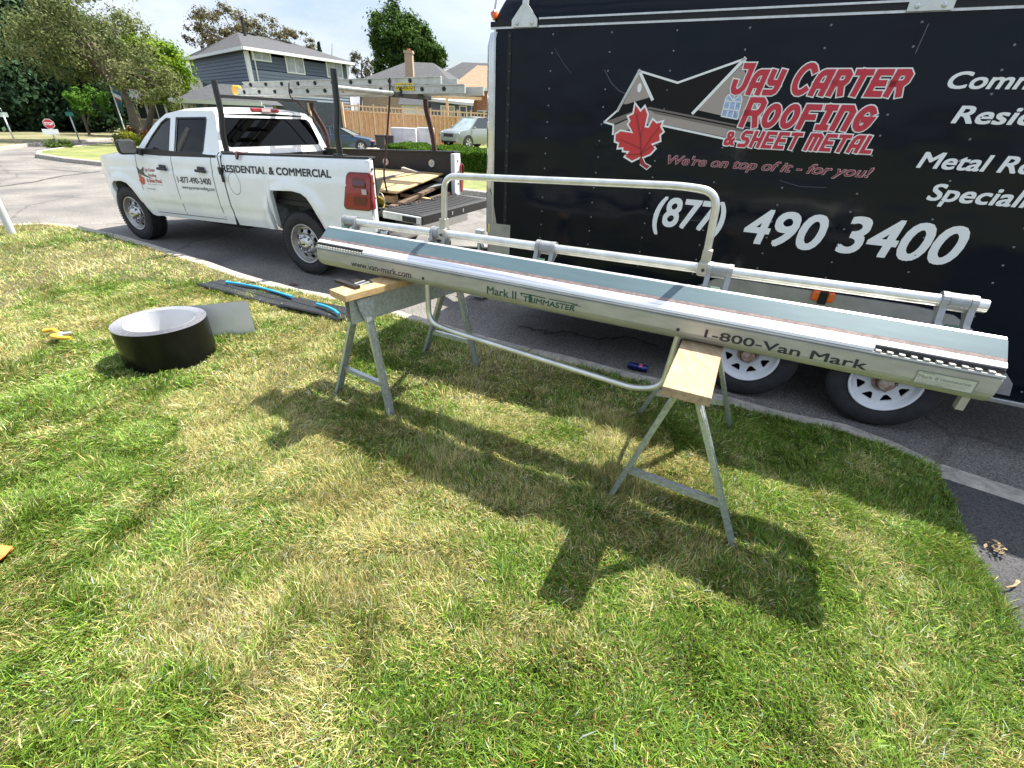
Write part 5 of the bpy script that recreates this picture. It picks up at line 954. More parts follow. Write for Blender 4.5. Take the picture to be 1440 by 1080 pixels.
nL = Vector(((wB - wA).y, -(wB - wA).x, 0)).normalized(); nL = nL if nL.dot(-(cen - O - wA)) > 0 else -nL; nR = Vector(((wC - wB).y, -(wC - wB).x, 0)).normalized(); nR = nR if nR.dot((wB - (cen - O))) > 0 else -nR
mb = MB()
clap(mb, wA, wB, -.3, ZE - .05, .23, nL); clap(mb, wB, wC, 4.35, ZE - .05, .23, nR); clap(mb, wC, wD, -.3, ZE - .05, .3, -nL); clap(mb, wD, wA, -.3, ZE - .05, .3, -nR); mb.k = 1; clap(mb, wB, wC, -.3, 4.33, .23, nR); mb.build('wall', [M_blues, M_bluesl], bh)  # lower right wall painted lighter for the light grazing it
mb = MB(); r0, r1 = hip(mb, [L(p) + Vector((0, 0, .12)) for p in (B, C, D, A)], 7.35, .28); rf = mb.build('roof', M_shing, bh)
mb = MB()
for p, q in ((A, B), (B, C), (C, D), (D, A)): mb.beam(L(p), L(q), .16, .2)
for p, da, db in ((wB, wA - wB, wC - wB), (wA, wB - wA, wD - wA), (wC, wB - wC, wD - wC)):
    da, db = da.normalized(), db.normalized(); c_ = p + (da + db) * .07; q_ = Matrix((da, db, Vector((0, 0, 1)))).transposed(); mb.box((c_.x, c_.y, ZE / 2 - .2), (.30, .30, ZE + .2), q_)
for p in (wB,):
    for sgn, n_ in ((1, nR),): d_ = (wC - wB).normalized(); q = p + d_ * .55 + n_ * .09; mb.tube([(q.x, q.y, 0), (q.x, q.y, ZE - .5), ((p + d_ * .3 + n_ * .35).x, (p + d_ * .3 + n_ * .35).y, ZE - .1)], .05, 8)
mb.build('trim', M_fasc, bh)
ux = (wC - wB).normalized()
for (u0, v0, u1, v1, br) in ((354, 72, 379, 85, 1), (402, 79, 426, 103, 1), (459, 87, 480, 109, 1)):
    a_, b_ = L(onp(u0, (v0 + v1) / 2, wB + O, nR)), L(onp(u1, (v0 + v1) / 2, wB + O, nR)); c_ = (a_ + b_) / 2; zt, zb_ = L(onp((u0 + u1) / 2, v0, wB + O, nR)).z, L(onp((u0 + u1) / 2, v1, wB + O, nR)).z
    wframe(bh, Vector((c_.x, c_.y, (zt + zb_) / 2)) + nR * .03, ux, (b_ - a_).length - .1, zt - zb_ - .1, nR, M_wing)
mb = MB(); vp = L(at(367, 57, (B + (D - B) * .25).y)); vp = (L(B).lerp(r0, .6)) ; vp = r0 + (L(B) - r0) * .22 + (L(C) - L(B)) * .06; mb.tube([tuple(vp + Vector((0, 0, -.5))), tuple(vp + Vector((0, 0, 1.15)))], .10, 10); mb.tube([tuple(vp + Vector((0, 0, 1.15))), tuple(vp + Vector((0, 0, 1.3)))], .16, 10); mb.build('vent_pipe', M_blackp, rf)
for k in (.15, .33):
    q = r0.lerp(r1, k) + (L(B) - r0).normalized() * .35; mb = MB(); mb.box(tuple(q), (.4, .4, .3), bev=.05); mb.build('roof_vent', M_blackp, rf)
# low garage roof in front of the blue house
p0, p1 = at(238, 141, 30), at(330, 139, 30.4); p1.z = p0.z; GZ = p0.z
g_ = thing('garage', 'low dark roofed porch wing in front of the blue house', 'garage', (p0.x, p0.y, 0)); mb = MB(); q0, q1 = p0 - Vector((p0.x, p0.y, 0)), p1 - Vector((p0.x, p0.y, 0)); back = Vector((-1.0, 5.5, 0))
hip(mb, [q0, q1 + Vector((1.2, .6, 0)), q1 + Vector((1.2, .6, 0)) + back, q0 + back], GZ + 1.0, .30); mb.build('roof', M_shingd, g_); mb = MB(); mb.beam(q0, q1 + Vector((1.2, .6, 0)), .14, .2); mb.beam(q0, q0 + back, .14, .22); mb.build('fascia', mat('pale_green_fascia', (.50, .54, .50), .6), g_)
mb = MB(); a_, b_ = q0 + Vector((.9, .9, -GZ)), q1 + Vector((1.0, 1.2, -GZ)); clap(mb, a_, b_, -.3, GZ - .05, .17, Vector((.3, -1, 0)).normalized()); mb.build('wall', M_blues, g_); mb = MB()
for k in (.08, .5): c_ = q0.lerp(q1, k); mb = MB(); mb.beam((c_.x, c_.y + .2, -.2), (c_.x, c_.y + .2, GZ - .1), .14, .14); mb.build('porch_post', M_bark, g_)
# grey gable house with chimney
E0, E1 = gp(497, 119, 4.2), gp(640, 117, 4.2); E0, E1 = at(497, 119, 52), at(640, 118, 52); ze = (E0.z + E1.z) / 2; E0.z = E1.z = ze; bk = Vector((1.5, 9, 0))
h2 = thing('bungalow', 'house with a dark grey hip roof and a tall tan brick chimney', 'house', (E0.x, E0.y, 0)); O2 = Vector((E0.x, E0.y, 0)); mb = MB(); e = [E0 - O2, E1 - O2, E1 - O2 + bk, E0 - O2 + bk]; ra, rb = hip(mb, e, ze + 2.15, .36); rf2 = mb.build('roof', M_shing, h2)
mb = MB(); mb.box2((.5, .6, -.5), (e[1].x - .5, 8.4, ze)); mb.build('wall', M_brick, h2); mb = MB(); mb.beam(e[0], e[1], .14, .22); mb.build('fascia', M_bluesl, h2)
cc = at(575, 90, 53) - O2; mb = MB(); mb.box2((cc.x - .36, .9, ze), (cc.x + .36, 1.6, at(575, 74, 53).z), .0); mb.box2((cc.x - .43, .83, at(575, 75, 53).z), (cc.x + .43, 1.67, at(575, 73, 53).z + .1)); mb.k = 1; mb.tube([(cc.x, 1.25, at(575, 73, 53).z), (cc.x, 1.25, at(575, 68, 53).z)], .16, 10); mb.build('chimney', [M_brick, mat('clay_flue', (.36, .16, .09), .8)], rf2)
E0, E1 = at(603, 112, 60), at(690, 106, 60); ze = E0.z; E1.z = ze; O3 = Vector((E0.x, E0.y, 0)); h3 = thing('rear_house', 'dark roofed house with a pale gable behind the chimney house', 'house', O3)
mb = MB(); q = [E0 - O3, E1 - O3 + Vector((3, 0, 0)), E1 - O3 + Vector((3, 7, 0)), E0 - O3 + Vector((0, 7, 0))]; hip(mb, q, ze + 2.0, .34); mb.build('roof', M_shing, h3); mb = MB(); mb.box2((.3, .4, -.5), (q[1].x - .3, 6.6, ze)); mb.build('wall', mat('pale_lilac_wall', (.52, .52, .58), .8), h3)
E0, E1 = at(655, 125, 46), at(720, 122, 46); ze = E0.z; E1.z = ze; O4 = Vector((E0.x, E0.y, 0)); h4 = thing('brick_house', 'orange brick house with a brown shingle roof beside the trailer edge', 'house', O4)
mb = MB(); q = [Vector((-1.4, -.3, ze)), Vector((9, -.3, ze)), Vector((9, 7, ze)), Vector((-1.4, 7, ze))]; hip(mb, q, ze + 1.95, .20); mb.build('roof', M_brown, h4); mb = MB(); mb.box2((0, .3, -.5), (8.6, 6.6, ze)); mb.build('wall', M_brick2, h4); mb = MB(); mb.beam(q[0], q[1], .14, .2); mb.build('fascia', M_fasc, h4); wframe(h4, Vector((1.6, .28, 1.7)), Vector((1, 0, 0)), 1.2, 1.1, Vector((0, -1, 0)), M_wind)
# low blue grey annex with white fascia behind the fence
a_, b_ = at(604, 141, 44), at(662, 146, 44); O5 = Vector((a_.x, a_.y, 0)); an = thing('annex', 'low blue grey annex with a white eave behind the cedar fence', 'shed', O5); w5 = b_.x - a_.x
mb = MB(); mb.box2((0, .4, -.5), (w5, 4, a_.z)); mb.build('wall', M_blues, an); mb = MB(); mb.beam((-.2, 0, a_.z + .05), (w5 + .2, 0, a_.z - .18), .12, .2); mb.add([(-.2, 0, a_.z + .16), (w5 + .2, 0, a_.z - .07), (w5 + .2, 4, a_.z + .9), (-.2, 4, a_.z + 1.1)], [(0, 1, 2, 3)]); mb.build('roof', mat('pale_roof', (.62, .63, .64), .6), an); wframe(an, Vector((w5 * .42, .38, a_.z - .85)), Vector((1, 0, 0)), w5 * .3, .9, Vector((0, -1, 0)), mat('curtained_pane', (.40, .38, .32), .3)); wframe(an, Vector((w5 * .80, .38, a_.z - .85)), Vector((1, 0, 0)), w5 * .14, 1.0, Vector((0, -1, 0)), M_wind, bars=0)
a_ = at(566, 147, 45); O6 = Vector((a_.x, a_.y, 0)); sd = thing('garden_shed', 'white garden shed seen over the cedar fence', 'shed', O6); w6 = (at(600, 147, 45) - a_).x; mb = MB(); mb.box2((0, 0, -.5), (w6, 2.5, a_.z)); mb.build('wall', M_fasc, sd); mb = MB(); mb.add([(-.3, -.3, a_.z), (w6 + .3, -.3, a_.z), (w6 + .3, 1.2, a_.z + .75), (-.3, 1.2, a_.z + .75), (w6 + .3, 2.8, a_.z), (-.3, 2.8, a_.z)], [(0, 1, 2, 3), (3, 2, 4, 5), (0, 5, 4, 1)]); mb.build('roof', M_shingd, sd)
# pale houses behind the left trees
for (u0, u1, vt, y, m_, lab, rm) in ((95, 178, 138, 50, M_greyw, 'grey rendered house half hidden behind the left trees', M_shingd), (172, 262, 141, 40, M_beige, 'beige house behind the olive tree trunk', M_shing), (-40, 66, 158, 58, M_beige, 'pale house behind the stop sign', M_brown)):
    a_, b_ = at(u0, vt, y), at(u1, vt, y); b_.z = a_.z; Oh = Vector((a_.x, a_.y, 0)); hs = thing('left_house', lab, 'house', Oh); hs.name = 'suburban_house'; wv = b_ - a_; wl = wv.length; ux = wv.normalized(); ny = Vector((ux.y, -ux.x, 0)); ny = -ny if ny.y > 0 else ny
    mb = MB(); mb.M = Matrix((( ux.x, -ny.x, 0, 0), (ux.y, -ny.y, 0, 0), (0, 0, 1, 0), (0, 0, 0, 1))); mb.box2((0, 0, -.3), (wl, 7, a_.z)); mb.build('wall', m_, hs)
    mb = MB(); mb.M = Matrix((( ux.x, -ny.x, 0, 0), (ux.y, -ny.y, 0, 0), (0, 0, 1, 0), (0, 0, 0, 1))); hip(mb, [Vector((-.4, -.4, a_.z)), Vector((wl + .4, -.4, a_.z)), Vector((wl + .4, 7.4, a_.z)), Vector((-.4, 7.4, a_.z))], a_.z + 2, .3); mb.build('roof', rm, hs)
    for k in (.2, .5, .8): wframe(hs, ux * wl * k + Vector((0, 0, 1.35)) + ny * .01, ux, 1.3, 1.1, ny, M_wind)
# ---- fences
M_cedar = mat('cedar_board', (.50, .27, .11), .75, vscale=4, col2=(.76, .50, .27), stretch=(5, 5, .7)); M_cedarl = mat('cedar_rail', (.70, .48, .28), .75, var=.12, vscale=6)
F0, F1 = at(489, 200, 38), at(715, 200, 42); F0.z = F1.z = 0; fv = F1 - F0; fl = fv.length; fx = fv.normalized(); fn = Vector((fx.y, -fx.x, 0))
ftop = lambda s: 2.24 - .16 * s / fl
fz = lambda s: zfar((F0 + fx * s).x, (F0 + fx * s).y)
fc = thing('cedar_fence', 'new orange cedar privacy fence with a railed top along the far driveway', 'fence', F0)
mb = MB(); s = 0; i = 0
while s < fl:
    z = fz(s); o = (.035 if i % 2 else -.03); mb.beam(fx * s + fn * o + Vector((0, 0, z + .05)), fx * s + fn * o + Vector((0, 0, ftop(s) - .40)), .15, .022, up=tuple(fn)) ; s += .16; i += 1
mb.build('boards', M_cedar, fc)
mb = MB()
for k in range(12):
    s0, s1 = fl * k / 12, fl * (k + 1) / 12
    for h in (-.38, -.05): mb.beam(fx * s0 + fn * .05 + Vector((0, 0, ftop(s0) + h)), fx * s1 + fn * .05 + Vector((0, 0, ftop(s1) + h)), .06, .09)
    for t in (.25, .5, .75): sm = s0 + (s1 - s0) * t; mb.beam(fx * sm + fn * .04 + Vector((0, 0, ftop(sm) - .36)), fx * sm + fn * .04 + Vector((0, 0, ftop(sm) - .07)), .05, .05)
mb.build('rails', M_cedarl, fc)
for k in range(0, 13): s = fl * k / 12; mb = MB(); mb.beam(fx * s + fn * .06 + Vector((0, 0, fz(s))), fx * s + fn * .06 + Vector((0, 0, ftop(s) + .06)), .11, .11, up=tuple(fn)); mb.beam(fx * s + fn * .06 + Vector((0, 0, ftop(s) + .06)), fx * s + fn * .06 + Vector((0, 0, ftop(s) + .1)), .15, .15, up=tuple(fn)); mb.build('post', M_cedarl, fc)
p = at(630, 190, 41); mb = MB(); mb.beam((p.x, p.y, 0), (p.x, p.y, at(631, 138, 41).z), .17, .17); mb.beam((p.x - 1.2, p.y, at(631, 137, 41).z), (p.x + 2.6, p.y, at(631, 137, 41).z), .14, .2); tag(mb.build('pergola_post', M_cedarl), 'tall cedar pergola post with a beam behind the silver car', 'post')
G0, G1 = at(395, 200, 35.5), at(487, 200, 37.6); G0.z = G1.z = -.3; gv = G1 - G0; gl = gv.length; gx = gv.normalized(); gn = Vector((gx.y, -gx.x, 0)); gf = thing('grey_fence', 'tall dark grey board gate fence left of the cedar fence', 'fence', G0); mb = MB(); n = int(gl / .2)
for i in range(n): mb.beam(gx * (gl * (i + .5) / n) + Vector((0, 0, 0)), gx * (gl * (i + .5) / n) + Vector((0, 0, 2.58)), .03 + .012 * (i % 2), gl / n * .97, up=tuple(gx))
mb.build('boards', mat('dark_grey_boards', (.085, .095, .105), .7, var=.15, vscale=3), gf); mb = MB()
for t in (0, .5, 1): mb = MB(); mb.beam(gx * gl * t + gn * .06, gx * gl * t + gn * .06 + Vector((0, 0, 2.66)), .14, .14); mb.build('post', M_cedarl, gf)
# ---- hedge, bushes
hA, hB = Vector((-5.35, 20.1, 0)), Vector((3.5, 15.9, 0)); hd = thing('hedge', 'low clipped bright green hedge across the street', 'hedge', hA); hx = (hB - hA); hl = hx.length; hx.normalize(); hn = Vector((-hx.y, hx.x, 0)); n = 26000
uu = NPR.random(n) * hl; fc_ = NPR.random(n); dd = np.where(fc_ < .45, NPR.random(n) ** 2 * .15, NPR.random(n) * 1.5); top = .64 + .035 * np.sin(uu * 3.1) + .025 * np.sin(uu * 7.7 + 1) + .06 * dd; zz = np.where(fc_ < .45, NPR.random(n) * top, top - np.abs(NPR.normal(size=n)) * .035)
P = np.array(hx)[None] * uu[:, None] + np.array(hn)[None] * dd[:, None]; P[:, 2] = zz; leaf_mesh('foliage', P, .05, [(.03, .07, .008), (.07, .15, .015), (.14, .24, .03)], hd)
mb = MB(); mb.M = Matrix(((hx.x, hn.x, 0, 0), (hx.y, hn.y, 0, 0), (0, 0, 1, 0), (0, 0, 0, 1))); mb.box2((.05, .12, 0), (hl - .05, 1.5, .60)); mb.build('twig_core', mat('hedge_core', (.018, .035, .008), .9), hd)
def bush(u, v, y, r, cols, lab, sz=.05, n=60):
    b_ = ground_pt(u, y); t = thing('garden_bush', lab, 'bush', b_, 0, 'flower bed bushes on the corner'); P, T_ = clumps((0, 0, r[2] * .75), r, n, 30, .4, .3); P[:, 2] = np.abs(P[:, 2]); leaf_mesh('foliage', P, sz, cols, t, tone=T_); mb = MB(); mb.tube([(0, 0, 0), (.02, 0, r[2] * .8)], .03, 6); mb.build('stem', M_bark, t)
bush(181, 190, 24.5, (.55, .5, .38), [(.05, .09, .01), (.20, .25, .03), (.42, .38, .06)], 'round yellow green flowering bush beside the truck mirror'); bush(191, 183, 26, (.6, .5, .42), [(.10, .05, .015), (.26, .09, .03), (.40, .15, .03)], 'orange brown flowering bush behind the yellow green one'); bush(166, 199, 24, (.28, .25, .24), [(.05, .09, .02), (.17, .17, .05)], 'small olive bush at the left end of the flower bed', n=26); bush(78, 210, 21.8, (.5, .4, .16), [(.05, .09, .015), (.13, .19, .04)], 'weedy grass tuft at the foot of the stop sign', n=30)
# ---- street signs, flag
def sgn_post(base, topz, lab, nm, cat, grp=None):
    t = thing(nm, lab, cat, base, 0, grp); mb = MB(); mb.tube([(0, 0, 0), (0, 0, topz)], .03, 8); mb.build('post', M_galv, t); return t
bq = at(80, 207, 22.2); ct = at(65.5, 174, 22.0); rad = (at(73.2, 174, 22.0) - ct).length * .78; t = sgn_post((ct.x, 22.1, -.05), ct.z + rad + .0, 'red octagonal STOP sign on a grey post at the far corner', 'stop_sign', 'road sign')
fw = Vector((-ct.x, -ct.y + 0, 0)).normalized(); rt = Vector((-fw.y, fw.x, 0)); Cc = Vector((0, 0, ct.z + .05)) + fw * .07; sf = lambda u, v, d: Cc + rt * u + Vector((0, 0, v)) - fw * d
mb = MB(); oc = circ(0, 0, rad * 1.06, 8, a0=R(22.5)); mb.plate(oc, [], sf, .01); mb.k = 1; mb.plate(circ(0, 0, rad * .97, 8, a0=R(22.5)), [], lambda u, v, d: sf(u, v, -.003), 0); mb.k = 0; text(mb, 'STOP', (-rad * .76, -rad * .30, rad * .76, rad * .32), lambda u, v, d: sf(u, v, -.006 - d), 0, .03); mb.build('sign_plate', [M_white, mat('stop_red', (.52, .03, .05), .5)], t)
mb = MB(); mb.plate([(-.30, -rad * 1.1 - .2), (.22, -rad * 1.1 - .2), (.22, -rad * 1.08), (-.30, -rad * 1.08)], [], sf, .006); mb.build('tab_sign', M_white, t)
for (u, v, y, ub, vb, wpx, col, lab, txt) in ((5, 163, 23, 20, 203, 14, (.50, .60, .55), 'pale street name sign on a post at the left edge', ''), (98, 162, 26, 113, 200, 12, (.03, .22, .16), 'green street name sign on a post right of the stop sign', '')):
    ct = at(u, v, y); t = sgn_post((ct.x, ct.y, -.05), ct.z + .05, lab, 'street_name_sign', 'road sign', 'street name signs'); hw = (at(u + wpx / 2, v, y) - ct).length * .7; fw = Vector((-ct.x, -ct.y, 0)).normalized(); rt = Vector((-fw.y, fw.x, 0)); mb = MB(); mb.plate(rrect(-hw, -.09, hw, .09, .03), [], lambda a, b_, d: Vector((0, 0, ct.z + .1)) + rt * a + Vector((0, 0, b_)) - fw * (d - .02), .02); mb.plate(rrect(-hw * .7, -.07, hw * .7, .07, .03), [], lambda a, b_, d: Vector((0, 0, ct.z + .28)) + fw * a * .9 + Vector((0, 0, b_)) - rt * (d - .02), .02); mb.build('name_plate', mat('street_name_green', col, .5), t)
b_ = ground_pt(178, 27); tp = at(150, 106, 27); fl_ = thing('flag_pole', 'white flag pole with a limp blue and white flag by the olive tree', 'flag pole', b_); mb = MB(); mb.tube([(0, 0, 0), (0, 0, tp.z)], .028, 8); mb.lathe([(0, .0), (.05, .05), (0, .1)], 8, Matrix.Translation((0, 0, tp.z))); mb.build('pole', M_white, fl_)
mb = MB(); rows = []
for i in range(12):
    t_ = i / 11; rows.append([(.03 + .42 * s_ * (1 - .5 * t_) + .05 * math.sin(t_ * 7 + s_ * 5), .06 * math.sin(s_ * 9 + t_ * 3), tp.z - .06 - t_ * 1.15 - s_ * .35) for s_ in np.linspace(0, 1, 7)])
for i in range(11):
    mb.k = 0 if i in (0, 1, 2, 3, 4, 8, 9, 10) else (1 if i in (5, 6) else 2); mb.grid(rows[i:i + 2], True)
mb.build('flag', [mat('flag_blue', (.05, .16, .30), .7), M_white, mat('flag_red', (.35, .04, .05), .7)], fl_)
# ---- cars
M_silverc = mat('silver_green_car_paint', (.27, .30, .29), .25, .35, var=.04, coat=.8); M_darkc = mat('dark_blue_grey_car_paint', (.035, .065, .105), .22, .3, coat=.8); M_carg = mat('car_glass_dark', (.02, .026, .03), .06, coat=.6); M_carl = mat('car_glass_pale', (.26, .33, .33), .08, coat=.8, var=.25, vscale=2)
def car(root, LN, WD, paint, body, gh, wheels, wr_, front_glass):
    # body: stations (x, zlow, zshoulder, half-width scale); gh: greenhouse (x, z) base front..rear and roof; car faces -x
    hw = WD / 2; mb = MB(); rows = []
    for x, z0, z1, s_ in body: rows.append([(x, -hw * s_ * .93, z0), (x, -hw * s_, z0 + (z1 - z0) * .35), (x, -hw * s_, z0 + (z1 - z0) * .7), (x, -hw * s_ * .95, z1 - .02), (x, -hw * s_ * .80, z1 + .02), (x, 0, z1 + .05), (x, hw * s_ * .80, z1 + .02), (x, hw * s_ * .95, z1 - .02), (x, hw * s_, z0 + (z1 - z0) * .7), (x, hw * s_, z0 + (z1 - z0) * .35), (x, hw * s_ * .93, z0)])
    mb.grid(rows, True); mb.add(rows[0], [tuple(range(11))]); mb.add(rows[-1], [tuple(range(11))[::-1]])
    ws, rf, rr_, rb_, zb_, zt_ = gh; b0, b1, t0, t1 = hw * .88, hw * .88, hw * .66, hw * .66
    # roof and pillars
    mb.grid([[(x, y, z + .05 * (1 - (y / t0) ** 2) * k) for y in np.linspace(-t0, t0, 9)] for x, z, k in ((rf - .03, zt_ - .03, .6), (rf + .25, zt_, 1), ((rf + rr_) / 2, zt_ + .01, 1), (rr_ - .1, zt_ - .01, 1), (rr_ + .02, zt_ - .05, .6))], True)
    for sg in (-1, 1):
        for (xa, xb, wdt) in ((ws, rf, .05), ((ws * .45 + rb_ * .55), (rf * .42 + rr_ * .58), .045), (rb_, rr_, .09)): mb.beam((xa, sg * b0, zb_), (xb, sg * t0, zt_), .06, wdt)
    mb.build('body', paint, root)
    mb = MB(); 
    for sg in (-1, 1): mb.add([(ws + .02, sg * (b0 - .012), zb_), (rb_ - .02, sg * (b0 - .012), zb_), (rr_, sg * (t0 - .01), zt_ - .03), (rf, sg * (t0 - .01), zt_ - .03)], [(0, 1, 2, 3)])
    mb.build('side_window', M_carg, root)
    mb = MB(); mb.add([(ws, -b0, zb_ + .0), (ws, b0, zb_ + .0), (rf, t0, zt_ - .02), (rf, -t0, zt_ - .02)], [(0, 1, 2, 3)]); mb.build('windshield', front_glass, root); mb = MB(); mb.add([(rb_, -b0, zb_), (rb_, b0, zb_), (rr_, t0, zt_ - .03), (rr_, -t0, zt_ - .03)], [(0, 1, 2, 3)]); mb.build('rear_window', M_carg, root)
    for x in wheels:
        for sg in (-1, 1):
            Wm = rotM('X', R(90 if sg < 0 else -90), (x, sg * (hw - .09), wr_)); mb = MB(); mb.M = Wm; mb.lathe([(wr_ + .075, .062), (wr_ + .07, .098), (wr_ * .4, .098)], 28); mb.build('wheel_arch', M_blackp, root)
            mb = MB(); mb.M = Wm; mb.lathe(tyre_prof(wr_, wr_ * .66, .215), 28); wo_ = mb.build('wheel', M_tyre, root); mb = MB(); mb.M = Wm; mb.lathe([(wr_ * .66, .105), (wr_ * .6, .100), (wr_ * .58, .07), (0, .07)], 28)
            for k in range(5): a = 6.283 * k / 5; mb.beam((.03 * math.cos(a), .03 * math.sin(a), .095), (wr_ * .62 * math.cos(a), wr_ * .62 * math.sin(a), .1), .075, .03, up=(0, 0, 1))
            mb.build('rim', M_alu, wo_)
    for sg in (-1, 1):
        mb = MB(); mb.box((ws + .12, sg * (hw + .09), zb_ + .06), (.14, .2, .13), bev=.04); mb.build('side_mirror', paint, root)
sp = at(655, 195, 34.0); suv = thing('parked_suv', 'silver green compact sport utility car parked nose left in front of the cedar fence', 'car', (sp.x + .45, sp.y + .3, .02), R(52)); 
car(suv, 4.5, 1.84, M_silverc, [(-2.25, .42, .70, .70), (-2.18, .30, .86, .86), (-1.95, .26, .98, .97), (-1.2, .26, 1.08, 1), (-.7, .26, 1.12, 1), (.6, .26, 1.12, 1), (1.7, .28, 1.12, .98), (2.12, .34, 1.08, .92), (2.22, .45, .9, .85)], (-1.08, -.22, 1.80, 2.12, 1.10, 1.74), (-1.38, 1.32), .35, M_carl)
mb = MB(); mb.box((-2.235, 0, .72), (.05, .86, .20), bev=.03); mb.build('grille', M_blackp, suv); mb = MB(); mb.box((-2.2, 0, .42), (.08, 1.3, .12), bev=.03); mb.build('lower_grille', M_blackp, suv)
for sg in (-1, 1): mb = MB(); mb.box((-2.12, sg * .68, .84), (.24, .34, .13), Matrix.Rotation(R(-22 * sg), 3, 'Z'), .04); mb.build('headlight', M_pane if False else mat('headlight_glass', (.45, .50, .55), .1, coat=1), suv)
dp = at(484, 205, 34.5); sed = thing('parked_sedan', 'low dark blue grey sedan parked nose right by the far driveway', 'car', (dp.x, dp.y, zfar(dp.x, dp.y) + .01), R(180 + 2))
car(sed, 4.4, 1.78, M_darkc, [(-2.2, .40, .56, .72), (-2.12, .26, .66, .86), (-1.85, .2, .78, .97), (-1.1, .2, .88, 1), (-.6, .2, .92, 1), (.8, .2, .94, 1), (1.6, .22, .96, .98), (2.1, .3, .9, .92), (2.2, .42, .8, .85)], (-.95, .02, 1.05, 1.75, .90, 1.34), (-1.38, 1.28), .32, M_carl)
for sg in (-1, 1): mb = MB(); mb.box((-2.05, sg * .66, .64), (.28, .30, .10), Matrix.Rotation(R(-25 * sg), 3, 'Z'), .03); mb.build('headlight', mat('sedan_headlight', (.45, .2, .15), .1, coat=1), sed)
# ---- bins, pallets, kerb stone
for u, y, s_, lab in ((535.5, 33.5, 1.0, 'black wheeled bin nearest the dark sedan'), (548.5, 34.6, .96, 'black wheeled bin next to the wrapped pallets')):
    q = at(u, 205, y); t = thing('wheeled_bin', lab, 'bin', (q.x, q.y, zfar(q.x, q.y)), R(8), 'bins by the cedar fence'); mb = MB(); mb.grid([[(x * k, yy * k, z) for x, yy in ((-.27, -.3), (.27, -.3), (.27, .3), (-.27, .3), (-.27, -.3))] for z, k in ((.05, .8), (.5 * s_, .9), (1.0 * s_, 1.0))], False); mb.build('body', mat('black_bin_plastic', (.02, .024, .022), .5), t); mb = MB(); mb.box((0, 0, 1.02 * s_), (.62, .68, .06), bev=.02); mb.box((0, -.33, .99 * s_), (.5, .06, .05), bev=.01); mb.build('lid', M_blackp, t)
    for sg in (-1, 1): mb = MB(); mb.lathe([(.1, -.03), (.1, .03), (0, .03)], 12, rotM('Y', R(90), (sg * .25, .27, .1))); mb.build('wheel', M_tyre, t)
M_wrap = mat('white_wrap', (.44, .43, .47), .4, vscale=2.2, col2=(.62, .60, .64), bump=.3, bscale=5)
for u0, u1, vt, y, lab in ((549, 584, 179, 35.6, 'left white wrapped pallet of paving stones by the cedar fence'), (585, 607, 179, 36.2, 'right white wrapped pallet, smaller one next to the silver car')):
    a_, c_ = at(u0, vt, y), at(u1, vt, y); z0 = zfar(a_.x, a_.y); t = thing('wrapped_pallet', lab, 'pallet', (a_.x, a_.y, z0), 0, 'wrapped pallets'); mb = MB(); mb.box2((0, 0, .12), (c_.x - a_.x, 1.1, a_.z - z0), .05); mb.build('wrapped_load', M_wrap, t); mb = MB()
    for k in (0, .5, .9): mb.box2(((c_.x - a_.x) * k, .0, 0), ((c_.x - a_.x) * k + .12, 1.1, .118))
    mb.build('pallet', M_cedarl, t)
q = at(524, 208, 32); mb = MB(); mb.M = Matrix.Translation((q.x, q.y, zfar(q.x, q.y))); mb.box((0, 0, .17), (.75, .5, .36), bev=.03); tag(mb.build('stone_block', mat('tan_stone', (.46, .40, .30), .9, var=.2, vscale=5)), 'tan stone block at the foot of the black bins', 'block')
mb = MB(); a_, c_ = at(560, 98, 75), at(760, 84, 75); mb.tube([a_.lerp(c_, t) - Vector((0, 0, 1.2 * t * (1 - t))) for t in np.linspace(0, 1, 14)], .018, 5); tag(mb.build('overhead_wire', M_blackp), 'thin overhead wire crossing the sky left of the trailer', 'wire')

# tar-sealed cracks in the street
M_tar = mat('crack_tar', (.05, .048, .046), .8, var=.3, vscale=20)
for L_, wd in (([(735, 458), (770, 468), (800, 466), (838, 478), (880, 474), (930, 486)], .035), ([(0, 262), (45, 256), (90, 247), (148, 240)], .07), ([(0, 240), (70, 238), (140, 244)], .05), ([(560, 352), (600, 356), (640, 352), (690, 362)], .03)):
    P_ = [gp(u, v, -.134) for u, v in L_]; Q_ = []
    for a, c in zip(P_[:-1], P_[1:]):
        for t_ in np.linspace(0, 1, 7)[:-1]: q = a.lerp(c, t_); Q_.append((q.x + _rng.uniform(-.03, .03), q.y + _rng.uniform(-.03, .03)))
    mb = MB(); ribbon(mb, Q_, wd, lambda u, v, d: (u, v, -.134 + d), 0); tag(mb.build('tar_seam', M_tar), kind='structure')
# ------------------------------------------------------------------ lawn blades (one counted-by-nobody mass)
GR = np.random.default_rng(3)
def vnoise(x, y, sc, seed):
    r = np.random.default_rng(seed).random((64, 64)); x = x * sc + 100; y = y * sc + 100; xi = np.floor(x).astype(int); yi = np.floor(y).astype(int); fx = x - xi; fy = y - yi; fx = fx * fx * (3 - 2 * fx); fy = fy * fy * (3 - 2 * fy)
    g = lambda a, b: r[a % 64, b % 64]; return (g(xi, yi) * (1 - fx) + g(xi + 1, yi) * fx) * (1 - fy) + (g(xi, yi + 1) * (1 - fx) + g(xi + 1, yi + 1) * fx) * fy
def inpoly(x, y, P):
    c = np.zeros(len(x), bool); n = len(P)
    for i in range(n):
        x0, y0 = P[i]; x1, y1 = P[(i + 1) % n]; m = ((y0 > y) != (y1 > y)); 
        if y0 != y1: c ^= m & (x < (x1 - x0) * (y - y0) / (y1 - y0) + x0)
    return c
